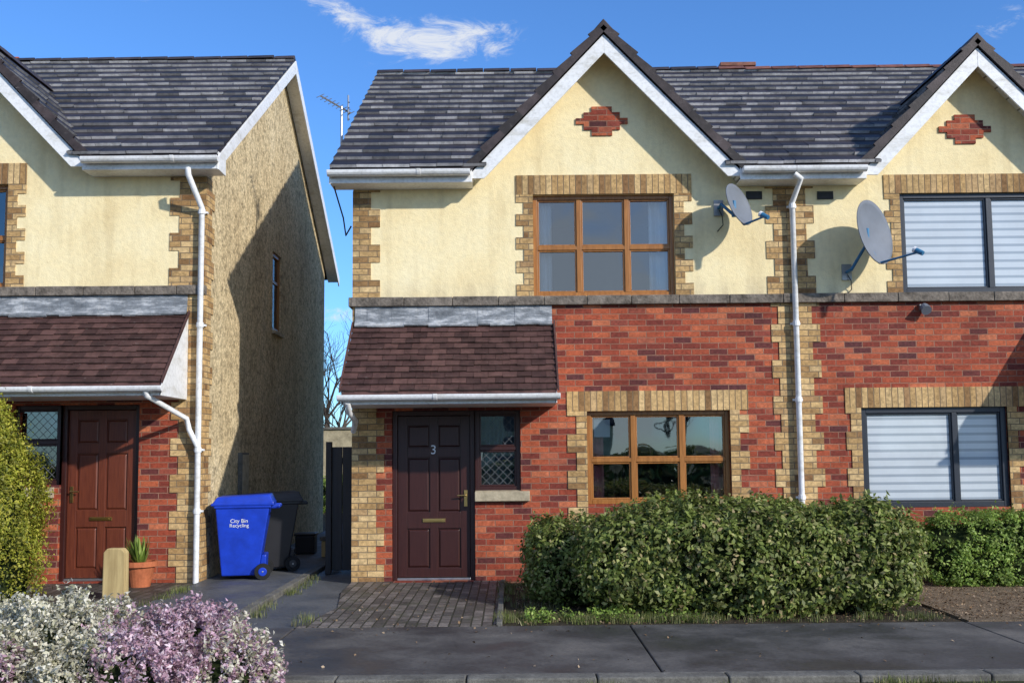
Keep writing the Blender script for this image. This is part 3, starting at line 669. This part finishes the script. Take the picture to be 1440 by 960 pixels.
m.obj('footpath',None,.008)
slab('garden_ground',-60,60,YF+.001,90,-.3,-.012,'soil')
XD0=G(440,878).x; XD1=G(700,850).x
dm=MB(); dm.hexa([(XD0-.12,YF+.01,-.1),(XD1,YF+.01,-.1),(XD1,-.001,-.1),(xl,-.001,-.1),(xl+.02,-.9,-.1),(XD0+.05,-2.0,-.1)],[(XD0-.12,YF+.01,.004),(XD1,YF+.01,.004),(XD1,-.001,.02),(xl,-.001,.02),(xl+.02,-.9,.012),(XD0+.05,-2.0,.006)],'pave'); dm.obj('paved_driveway')
slab('driveway_edging',XD1+.003,XD1+.06,YF+.01,-.02,-.1,.035,'kerb',.01)
BX=-2.62
m=MB(); m.box(XL3+.001,BX-.1,YF+.02,14,-.1,.045,'path'); m.box(BX-.1,BX+.004,YF+.3,14,-.1,.055,'kerb'); m.obj('side_path',None,.01)
m=MB(); m.poly([(BX+.005,YF+.02,-.004),(xl+.35,YF+.02,-.004),(xl+.3,-2,-.004),(xl,-.9,-.004),(xl,14,-.004),(BX+.005,14,-.004)],'path'); m.obj('side_path.001',fix=False)
slab('paved_driveway.001',XL3-3.6,XL3-.003,YF+.02,-.001,-.1,.03,'pave2')
slab('gravel_bed',4.15,9.5,YF+.02,-.05,-.1,.008,'gravel')
# ------------------------------------------------------------ foliage
def make_leaves(name,P,Nv,size,mats,midx=None,aspect=.5,parent=None,droop=.0,cup=.25):
    n=len(P); P=np.asarray(P,float); Nv=np.asarray(Nv,float); Nv/=np.linalg.norm(Nv,axis=1,keepdims=True)+1e-9
    r=rng.normal(size=(n,3)); T=np.cross(Nv,r); T/=np.linalg.norm(T,axis=1,keepdims=True)+1e-9; B=np.cross(Nv,T)
    s=(size*(.6+.8*rng.random(n)))[:,None] if np.isscalar(size) else size[:,None]
    a=P-T*s*.5; c=P+T*s*.5; b=P+B*s*aspect*.5+Nv*s*cup*.5; d=P-B*s*aspect*.5+Nv*s*cup*.5
    V=np.stack([a,b,c,d],1).reshape(-1,3)
    me=bpy.data.meshes.new(name); me.vertices.add(4*n); me.vertices.foreach_set('co',V.ravel().astype(np.float32))
    me.loops.add(4*n); me.loops.foreach_set('vertex_index',np.arange(4*n,dtype=np.int32)); me.polygons.add(n); me.polygons.foreach_set('loop_start',np.arange(0,4*n,4,dtype=np.int32))
    try: me.polygons.foreach_set('loop_total',np.full(n,4,dtype=np.int32))
    except Exception: pass
    for k in mats: me.materials.append(M[k])
    if midx is not None: me.polygons.foreach_set('material_index',np.asarray(midx,dtype=np.int32))
    me.update(calc_edges=True); me.validate(); o=bpy.data.objects.new(name,me); sc.collection.objects.link(o)
    if parent: o.parent=parent
    return o
def box_surface(n,x0,x1,y0,y1,z0,z1,rough,e=4.):
    h=np.array([(x1-x0)/2,(y1-y0)/2,(z1-z0)/2]); c=np.array([(x0+x1)/2,(y0+y1)/2,(z0+z1)/2])
    ar=np.array([h[1]*h[2],h[0]*h[2],h[0]*h[1]]); ax=rng.choice(3,size=n,p=ar/ar.sum()); u=rng.uniform(-1,1,(n,3)); sg=rng.choice([-1,1],n)
    u[np.arange(n),ax]=sg
    k=(np.abs(u)**e).sum(1)**(1/e); q=u/k[:,None]
    nrm=np.sign(q)*np.abs(q)**(e-1)/h; nrm/=np.linalg.norm(nrm,axis=1,keepdims=True)
    p=c+q*h
    w=np.sin(p[:,0]*3.1+p[:,2]*2)+np.sin(p[:,0]*7.3+1.2)*.6+np.sin(p[:,1]*5+p[:,0]*4.1)*.6+np.sin(p[:,2]*8+p[:,0]*5)*.5
    return p+nrm*(w*rough)[:,None],nrm
def hedge(name,x0,x1,y0,y1,z0,z1,nclump,per,cr,ls,mat,rough=.04,e=4.,sprigs=0,mats2=None):
    E=empty(name,((x0+x1)/2,(y0+y1)/2,z0)); P,Nn=box_surface(nclump,x0,x1,y0,y1,z0,z1,rough,e)
    keep=P[:,2]>z0-.02; P=P[keep];Nn=Nn[keep]; P=P-Nn*cr*.5
    m=len(P); rr=cr*(.6+.8*rng.random(m)); d=rng.normal(size=(m,per,3)); d/=np.linalg.norm(d,axis=2,keepdims=True); d=d+Nn[:,None,:]*.7; d/=np.linalg.norm(d,axis=2,keepdims=True)
    rad=rr[:,None,None]*(.35+.75*rng.random((m,per,1))**.6); Q=P[:,None,:]+d*rad; Nl=d*.8+Nn[:,None,:]*.4+np.array([0,0,.35])+rng.normal(size=d.shape)*.45
    Q=Q.reshape(-1,3);Nl=Nl.reshape(-1,3)
    if sprigs:
        S_,SN=box_surface(sprigs,x0,x1,y0,y1,z0,z1,rough,e); k=(SN[:,2]>-.2)&(S_[:,2]>z0+.2); S_=S_[k];SN=SN[k]; dr_=SN*.6+np.array([0,0,.8])+rng.normal(size=SN.shape)*.35; dr_/=np.linalg.norm(dr_,axis=1,keepdims=True)
        ln=rng.uniform(.05,.18,len(S_)); t=rng.random((len(S_),10)); SQ=S_[:,None,:]+dr_[:,None,:]*(t*ln[:,None])[...,None]+rng.normal(size=(len(S_),10,3))*.012
        Q=np.vstack([Q,SQ.reshape(-1,3)]); Nl=np.vstack([Nl,rng.normal(size=(len(S_)*10,3))+np.array([0,-.3,.5])])
    k=Q[:,2]>z0+.01; Q=Q[k];Nl=Nl[k]
    o=make_leaves('leaves',Q,Nl,ls,[mat],parent=E); o.matrix_parent_inverse=Matrix.Translation(-E.location)
    c=MB(); nu,nv=24,10; h=Vector(((x1-x0)/2-cr*.9,(y1-y0)/2-cr*.9,(z1-z0)/2-cr*.6)); cc=Vector(((x0+x1)/2,(y0+y1)/2,(z0+z1)/2-cr*.2)); k=c.m('shadecore')
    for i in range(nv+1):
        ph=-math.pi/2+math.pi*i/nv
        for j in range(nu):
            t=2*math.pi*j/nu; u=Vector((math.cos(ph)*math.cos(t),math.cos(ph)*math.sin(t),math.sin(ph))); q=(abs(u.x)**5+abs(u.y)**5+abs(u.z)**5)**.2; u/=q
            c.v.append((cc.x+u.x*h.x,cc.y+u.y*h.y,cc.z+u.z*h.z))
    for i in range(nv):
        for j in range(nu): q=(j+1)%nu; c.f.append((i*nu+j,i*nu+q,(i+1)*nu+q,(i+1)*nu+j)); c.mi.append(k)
    co=c.obj('shade_core',E,fix=False); co.matrix_parent_inverse=Matrix.Translation(-E.location)  # solid dark core added to block light and paint the inner shade
    return E
hedge('garden_hedge',.66,4.00,-2.93,-1.75,0,1.00,1200,46,.14,.056,'hedge',.046,3.4,1500)
hedge('garden_hedge.001',.18,1.2,-2.3,-.9,0,.84,420,38,.12,.050,'hedge',.045,2.6,240)
hedge('box_hedge',4.75,9.5,-.95,-.3,0,.80,1100,44,.08,.038,'hedge2',.010,8,350)
def conifer(cx,cy,hgt,rad):
    E=empty('conifer_shrub',(cx,cy,0)); n=560; t=rng.random(n)**.8; z=.12+t*(hgt-.15); r=rad*(1-np.clip((t-.3)/.7,0,1)**1.8*.88)*(.8+.2*np.minimum(1,t*5)); th=rng.random(n)*2*np.pi
    r=r*(1+.13*np.sin(th*3+z*5)+.10*np.sin(th*7-z*9)); P=np.stack([cx+r*np.cos(th),cy+r*np.sin(th),z],1); Nn=np.stack([np.cos(th),np.sin(th),np.full(n,.35)],1)
    per=75; d=rng.normal(size=(n,per,3))*np.array([.045,.045,.10]); Q=(P[:,None,:]+d-Nn[:,None,:]*.04).reshape(-1,3); Nl=(Nn[:,None,:]+rng.normal(size=d.shape)*.6).reshape(-1,3)
    k=Q[:,2]>.02
    o=make_leaves('sprays',Q[k],Nl[k],.036,['conif'],parent=E,aspect=.45); o.matrix_parent_inverse=Matrix.Translation(-E.location)
    m=MB(); m.lathe((cx,cy,0),[(rad*.7,.05),(rad*.76,hgt*.3),(rad*.55,hgt*.6),(rad*.2,hgt*.82),(.0,hgt*.9)],'shadecore',20); m.cone((cx,cy,0),(cx,cy,hgt*.8),.06,.02,'bark',8); q=m.obj('trunk_and_shade_core',E,fix=False); q.matrix_parent_inverse=Matrix.Translation(-E.location)  # trunk plus an added dark core painting the inner shade
conifer(-5.80,-1.35,2.2,.60)
def hebe():
    cx,cy=-2.75,-5.55; E=empty('flowering_shrub',(cx,cy,0)); P=[];Nl=[];mi=[]
    lobes=[(-3.05,-5.55,.68,.6,.58),(-3.75,-5.3,.6,.6,.51),(-2.30,-5.35,.52,.5,.47),(-1.97,-5.6,.40,.4,.33),(-3.5,-6.0,.6,.4,.42),(-2.55,-6.0,.55,.35,.40),(-4.4,-5.5,.6,.6,.5),(-2.30,-4.95,.36,.35,.38)]
    for (lx,ly,rx,ry,hz) in lobes:
        n=int(1150*rx*ry/.36); d=rng.normal(size=(n,3)); d[:,2]=np.abs(d[:,2]); d/=np.linalg.norm(d,axis=1,keepdims=True)
        b=np.array([lx,ly,0])+d*np.array([rx,ry,hz])*(.86+.11*np.sin(d[:,:1]*11+d[:,1:2]*9)+.05*rng.random((n,1)))
        dirs=d*.8+np.array([0,0,.7])+rng.normal(size=d.shape)*.25; dirs/=np.linalg.norm(dirs,axis=1,keepdims=True)
        pink=(np.sin(b[:,0]*5.2+1.0)*.4+np.sin(b[:,1]*6+b[:,0]*3.3)*.4+(b[:,0]+2.62)*2.2+rng.normal(size=n)*.35)>0
        pink&=~((b[:,0]>-2.05)&(rng.random(n)<.5))
        pink|=(b[:,0]<-3.1)&(b[:,2]<.30)&(rng.random(n)<.8)
        K=14; t=np.linspace(0,1,K)[None,:]; ln=rng.uniform(.06,.15,n)[:,None]; 
        Q=b[:,None,:]+dirs[:,None,:]*(t*ln)[...,None]+rng.normal(size=(n,K,3))*.012
        nn=dirs[:,None,:]*.5+rng.normal(size=(n,K,3)); P.append(Q.reshape(-1,3)); Nl.append(nn.reshape(-1,3)); mi.append(np.repeat(pink.astype(int),K))
    P=np.vstack(P);Nl=np.vstack(Nl);mi=np.concatenate(mi)
    o=make_leaves('flower_spikes',P,Nl,.034,['hw','hp'],mi,.5,E); o.matrix_parent_inverse=Matrix.Translation(-E.location)
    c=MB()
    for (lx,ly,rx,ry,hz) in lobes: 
        k=c.m('shadecore'); b=len(c.v); nu=14;nv=6
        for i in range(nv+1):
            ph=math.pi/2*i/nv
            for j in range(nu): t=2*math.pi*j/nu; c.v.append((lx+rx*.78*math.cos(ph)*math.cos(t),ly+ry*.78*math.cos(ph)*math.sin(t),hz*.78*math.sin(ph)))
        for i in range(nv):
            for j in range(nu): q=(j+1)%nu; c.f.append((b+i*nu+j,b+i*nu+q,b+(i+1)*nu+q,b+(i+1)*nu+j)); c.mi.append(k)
    q=c.obj('shade_core',E,fix=False); q.matrix_parent_inverse=Matrix.Translation(-E.location)  # dark domes added under the flowers as painted shade
hebe()
def tufts(name,regions,mat='blade',h=(.04,.13),w=.006):
    V=[];F_=[]
    for (x0,x1,y0,y1,z,n,cl) in regions:
        cs_=[(random.uniform(x0,x1),random.uniform(y0,y1)) for _ in range(cl)]
        for i in range(n):
            c=random.choice(cs_); x=c[0]+random.gauss(0,.06); y=c[1]+random.gauss(0,.05)
            if not(x0-.1<x<x1+.1 and y0-.03<y<y1+.03): continue
            a=random.random()*6.28; hh=random.uniform(*h); lean=random.uniform(0,.6)*hh; b=len(V); dx,dy=math.cos(a)*w/2,math.sin(a)*w/2; lx,ly=random.gauss(0,1)*lean*.6,random.gauss(0,1)*lean*.6
            V+=[(x-dx,y-dy,z),(x+dx,y+dy,z),(x+dx*.6+lx*.4,y+dy*.6+ly*.4,z+hh*.6),(x-dx*.6+lx*.4,y-dy*.6+ly*.4,z+hh*.6),(x+lx,y+ly,z+hh)]; F_+=[(b,b+1,b+2,b+3),(b+3,b+2,b+4)]
    me=bpy.data.meshes.new(name); me.from_pydata(V,[],F_); me.materials.append(M[mat]); o=bpy.data.objects.new(name,me); sc.collection.objects.link(o)
tufts('grass',[(.05,1.9,YF+.1,-2.75,-.01,3600,38),(1.9,4.0,YF+.1,-2.85,-.01,700,22),(.0,.7,-2.9,-.3,-.01,1600,24),(-1.6,7,YK-.5,YK-.22,-.05,1500,26),(BX+.0,BX+.12,YF+.3,.8,0,500,14),(XL3+.02,XL3+.1,YF,-.1,.04,400,8),(XD0-.15,XD0-.05,YF+.05,-2.4,0,120,5),(XD1+.06,XD1+.12,YF+.05,-.2,0,700,16)],h=(.03,.09))
P=np.stack([rng.uniform(0,4.3,3000),rng.uniform(YF+.02,-.1,3000),rng.uniform(.0,.02,3000)],1); P2=np.stack([rng.uniform(4.15,9.4,6000),rng.uniform(YF+.03,-.3,6000),rng.uniform(.01,.03,6000)],1)
P3=np.stack([rng.uniform(XD0,XD1,160),rng.uniform(YF,-.05,160),np.full(160,.022)],1); P4=np.stack([rng.uniform(-2,5,60),rng.uniform(YF-.5,YF,60),np.full(60,.008)],1); P5=np.stack([rng.uniform(-2,5,50),rng.uniform(YK,YF,50),np.full(50,.008)],1)
PP_=np.vstack([P,P2,P3,P4,P5]); make_leaves('leaf_litter',PP_,np.tile([0,0,1.],(len(PP_),1))+rng.normal(size=(len(PP_),3))*.4,.026,['dry'],aspect=.7)
n=1500; P=np.stack([np.abs(rng.normal(0,.9,n))+.1,rng.uniform(YF+.12,-2.7,n),rng.uniform(0,.10,n)],1); P=P[(np.sin(P[:,0]*9)+np.sin(P[:,0]*23+P[:,1]*8))>-.2]; n=len(P); make_leaves('weeds',P,rng.normal(size=(n,3))+np.array([0,-.3,1.]),.035,['hedge2'])
# ------------------------------------------------------------ bins
def wheelie(name,loc,rot,body,lab):
    E=empty(name,loc); E.rotation_euler=(0,0,rot); m=MB()
    wb,wt,db,dt,h=.21,.28,.25,.33,.93
    m.hexa([(-wb,-db,.05),(wb,-db,.05),(wb,db-.06,.05),(-wb,db-.06,.05)],[(-wt,-dt,h),(wt,-dt,h),(wt,dt,h),(-wt,dt,h)],body)
    m.box(-wt-.015,wt+.015,-dt-.015,dt+.015,h-.05,h,body)
    m.hexa([(-wt-.02,-dt-.04,h+.002),(wt+.02,-dt-.04,h+.002),(wt+.02,dt+.05,h+.002),(-wt-.02,dt+.05,h+.002)],[(-wt+.03,-dt+.02,h+.09),(wt-.03,-dt+.02,h+.09),(wt-.03,dt,h+.12),(-wt+.03,dt,h+.12)],body)
    m.hexa([(-wt-.025,-dt-.05,h-.02),(wt+.025,-dt-.05,h-.02),(wt+.025,dt+.05,h-.02),(-wt-.025,dt+.05,h-.02)],[(-wt-.025,-dt-.05,h+.015),(wt+.025,-dt-.05,h+.015),(wt+.025,dt+.05,h+.03),(-wt-.025,dt+.05,h+.03)],body)
    for x in(-.17,.17): m.box(x-.02,x+.02,dt,dt+.12,h-.06,h-.01,body)
    m.hexa([(-.2,db-.06,.06),(.2,db-.06,.06),(.2,db+.03,.06),(-.2,db+.03,.06)],[(-.22,db-.02,.3),(.22,db-.02,.3),(.22,db+.04,.3),(-.22,db+.04,.3)],body)
    m.obj('body_and_lid',E,bevel=.015)
    k=MB(); k.cone((-.23,dt+.11,h-.035),(.23,dt+.11,h-.035),.014,.014,body,10,True); k.cone((-.3,db,.1),(.3,db,.1),.012,.012,'metal',8,True)
    for s in(-1,1): k.cone((s*.24,db,.1),(s*.29,db,.1),.1,.1,'rubber',24,True); k.cone((s*.285,db,.1),(s*.295,db,.1),.055,.05,body,16,True)
    k.obj('wheels_and_handle',E,bevel=.004)
    if lab:
        for i,(tx,sz,zz) in enumerate((('City Bin',.066,.705),('Recycling',.062,.65))):
            t=bpy.data.curves.new('print','FONT'); t.body=tx; t.size=sz; t.align_x='CENTER'; t.materials.append(M['label']); o=bpy.data.objects.new('print',t); sc.collection.objects.link(o); o.parent=E
            f=(zz-.05)/(h-.05); x=wb+(wt-wb)*f+.007; o.location=(x,-.04,zz); o.rotation_euler=(math.pi/2+math.atan((wt-wb)/(h-.05)),0,math.pi/2)
wheelie('wheelie_bin',(-3.40,.3,.045),math.radians(-80),'bin',True)
wheelie('wheelie_bin.001',(-3.26,1.15,.045),math.radians(-70),'bindark',False)
m=MB(); m.box(-.15,.15,-.12,.12,0,.28,'bindark'); m.box(-.17,.17,-.14,.14,.28,.32,'bindark'); o=m.obj('food_caddy',None,.015); o.location=(-3.25,3.4,.05)
m=MB(); m.box(-.1,.1,-.1,.1,0,.24,'timber'); m.box(-.12,.12,-.12,.12,.24,.3,'kerb'); o=m.obj('garden_lantern',None,.01); o.location=(-2.8,2.9,.05)
E=empty('side_gate',(-2.2,1.2,0)); m=MB(); GX=-2.44
for i in range(3): m.box(GX+.02+i*.14,GX+.02+i*.14+.134,1.0,1.03,.05,1.68,'gate')
for z in(.3,.9,1.45): m.box(GX+.01,-2.03,1.03,1.06,z,z+.09,'gate')
m.box(GX-.06,GX+.015,.97,1.05,0,1.75,'gate')
for i in range(7): m.box(GX-.05,GX-.02,1.06+i*.14,1.06+i*.14+.134,.06,1.66,'gate')
o=m.obj('boards',E,bevel=.004); o.matrix_parent_inverse=Matrix.Translation(-E.location)
p=G(162,841,.03); m=MB(); m.prism_y([(-.125,0),(.125,0),(.12,.50),(.08,.545),(-.08,.545),(-.12,.50)],-.06,.06,'timber'); o=m.obj('timber_bollard',None,.012); o.location=(p.x,p.y,.03)
p=Vector((-4.47,-.34,.03)); E=empty('potted_plant',(p.x,p.y,.03)); m=MB(); m.lathe((0,0,0),[(.0,.0),(.12,0),(.17,.24),(.20,.24),(.20,.30),(.17,.30),(.16,.27),(0,.27)],'terra',24); m.obj('pot',E,smooth=False)
m=MB()
for i in range(130):
    a=random.random()*6.28; r=random.uniform(.02,.13); h_=random.uniform(.12,.36); b=Vector((math.cos(a)*r*.4,math.sin(a)*r*.4,.26)); t_=Vector((math.cos(a)*r*1.4-.03,math.sin(a)*r*1.4,.26+h_)); s=Vector((-math.sin(a),math.cos(a),0))*.012
    m.poly([b-s,b+s,(b+t_)/2+s*1.3,t_,(b+t_)/2-s*1.3],'hedge2')
m.obj('foliage',E,fix=False)
# ------------------------------------------------------------ background
m=MB(); m.box(-30,30,17,17.25,0,2.35,'blockwall'); m.box(-30,30,16.95,17.3,2.35,2.42,'kerb'); m.obj('garden_wall')
hedge('background_hedge',-6.5,-1.5,15.6,16.6,0,1.0,350,30,.2,.09,'hedge2',.05,4)
def bare_tree(mb,p,h,seed,maxd=6,sp=.42):
    rd=random.Random(seed)
    def rec(p,d,l,r,k):
        q=p+d*l; mb.cone(p,q,r,r*.68,'bark',5 if k<3 else 3)
        if k>=maxd: return
        for i in range(3 if k<4 else 2):
            nd=(d+Vector((rd.gauss(0,sp),rd.gauss(0,sp),rd.gauss(.12,.25)))).normalized(); rec(p+d*l*rd.uniform(.65,1.0) if i else q,nd,l*rd.uniform(.62,.86),r*.6,k+1)
    rec(Vector(p),Vector((0,0,1)),h*.24,h*.018,0)
m=MB(); bare_tree(m,(-6.3,24,0),6.6,3,6); m.obj('bare_tree',fix=False)
m=MB(); bare_tree(m,(-7.3,27,0),8.2,5,7); m.obj('bare_tree.001',fix=False)
m=MB()
for i in range(10): bare_tree(m,(-30+i*6.6+random.uniform(-1.5,1.5),-52+random.uniform(-4,4),-.1),random.uniform(9,14),20+i,6)
m.obj('reflection_trees',fix=False)  # unseen trees behind the camera, invented for the window reflections
hedge('reflection_hedge',-45,45,-47,-45,0,1.2,900,16,.5,.4,'hedge',.1,5)  # unseen hedge behind the camera, added for the window reflections
for i,(x,w_) in enumerate(((-22,9),(2,10),(24,9))):  # invented houses behind the camera, only reflected in the windows
    E=empty('reflection_house'+('' if i==0 else '.%03d'%i),(x,-70,0)); m=MB(); m.prism_x([(-75,0),(-66,0),(-66,5),(-70.5,8),(-75,5)],x-w_/2,x+w_/2,'cream'); m.prism_x([(-75.4,4.8),(-70.5,8.1),(-65.6,4.8),(-65.6,5.1),(-70.5,8.4),(-75.4,5.1)],x-w_/2-.3,x+w_/2+.3,'tile')
    for dx in(-2.5,2.5):
        for z in (1,3.3): m.box(x+dx-.7,x+dx+.7,-66.02,-65.95,z,z+1.2,'grey')
    m.box(x-.5,x+.5,-66.02,-65.95,0,2.1,'maroon')
    o=m.obj('walls_roof_windows',E); o.matrix_parent_inverse=Matrix.Translation(-E.location)
# ------------------------------------------------------------ light
sd=Vector((-1.38,1.22,-.92)).normalized()
elev=math.asin(-sd.z); to_sun=-sd; az=math.atan2(to_sun.x,to_sun.y)
sl_=bpy.data.lights.new('sun','SUN'); sl_.energy=4.2; sl_.angle=math.radians(1.2); sl_.color=(1,.945,.86); so=bpy.data.objects.new('sun',sl_); sc.collection.objects.link(so); so.rotation_euler=sd.to_track_quat('-Z','Y').to_euler(); so.location=(10,-20,15)
W=NT('World',True); sc.world=W.m
sky=W.n('ShaderNodeTexSky',sky_type='NISHITA',sun_disc=False,sun_elevation=elev,sun_rotation=az,altitude=50,air_density=1.0,dust_density=.4,ozone_density=2.0)
col=W.mix(1.0,sky.outputs[0],(.56,.95,1.45),'MULTIPLY')
tc=W.n('ShaderNodeTexCoord').outputs['Generated']; sp=W.n('ShaderNodeSeparateXYZ',{0:tc})
ay=W.math('MAXIMUM',W.math('ABSOLUTE',sp.outputs[1]),.05); u=W.math('DIVIDE',sp.outputs[0],ay); w_=W.math('DIVIDE',sp.outputs[2],ay)
front=W.math('GREATER_THAN',sp.outputs[1],0.0)
uw_=W.n('ShaderNodeCombineXYZ',{0:u,1:w_}).outputs[0]
nz=W.n('ShaderNodeTexNoise',{'Vector':W.n('ShaderNodeVectorMath',{0:uw_,1:(20,42,1)},operation='MULTIPLY').outputs[0],'Scale':1.0,'Detail':8.0,'Roughness':.72,'Distortion':.7}).outputs[0]
def blob(px,py,rx,ry,rot,strength):
    d=R@Vector(((px-720)/F,(PP-py)/F,-1)); cu,cw=d.x/d.y,d.z/d.y; rx/=F;ry/=F; c_,s_=math.cos(rot),math.sin(rot)
    du=W.math('SUBTRACT',u,cu); dw=W.math('SUBTRACT',w_,cw)
    a=W.math('DIVIDE',W.math('ADD',W.math('MULTIPLY',du,c_),W.math('MULTIPLY',dw,s_)),rx); b=W.math('DIVIDE',W.math('SUBTRACT',W.math('MULTIPLY',dw,c_),W.math('MULTIPLY',du,s_)),ry)
    r2=W.math('ADD',W.math('MULTIPLY',a,a),W.math('MULTIPLY',b,b)); g_=W.math('POWER',2.718,W.math('MULTIPLY',r2,-1.0)); return W.math('MULTIPLY',g_,strength)
tot=None
for bb in ((600,58,95,34,-.10,1.1),(480,20,90,22,-.45,.75),(690,50,60,28,.2,.5),(200,-8,90,14,0,.6),(1415,32,60,20,.2,.7),(465,445,60,14,0,.9)):
    g_=blob(*bb); tot=g_ if tot is None else W.math('ADD',tot,g_)
dens=W.math('SUBTRACT',W.math('ADD',W.math('MULTIPLY',tot,.8),W.math('MULTIPLY',nz,2.4)),1.5)
cl=W.math('MULTIPLY',W.math('MULTIPLY',W.ramp(dens,[(0.0,0.0),(.85,1.0)],'EASE'),W.math('MINIMUM',W.math('MULTIPLY',tot,2.0),1.0)),front); cl=W.math('MINIMUM',cl,.88)
gen=W.n('ShaderNodeTexNoise',{'Vector':tc,'Scale':3.5,'Detail':5.0,'Roughness':.6}).outputs[0]
back=W.math('MULTIPLY',W.math('SUBTRACT',1.0,front),W.ramp(gen,[(.42,0.0),(.62,.8)])); cl=W.math('ADD',cl,back)
col=W.mix(cl,col,(5.5,5.7,6.0))
bg=W.n('ShaderNodeBackground',{0:col,1:.15}); W.n('ShaderNodeOutputWorld',{0:bg.outputs[0]})
sc.view_settings.view_transform='Standard'; sc.view_settings.look='None'; sc.view_settings.exposure=0
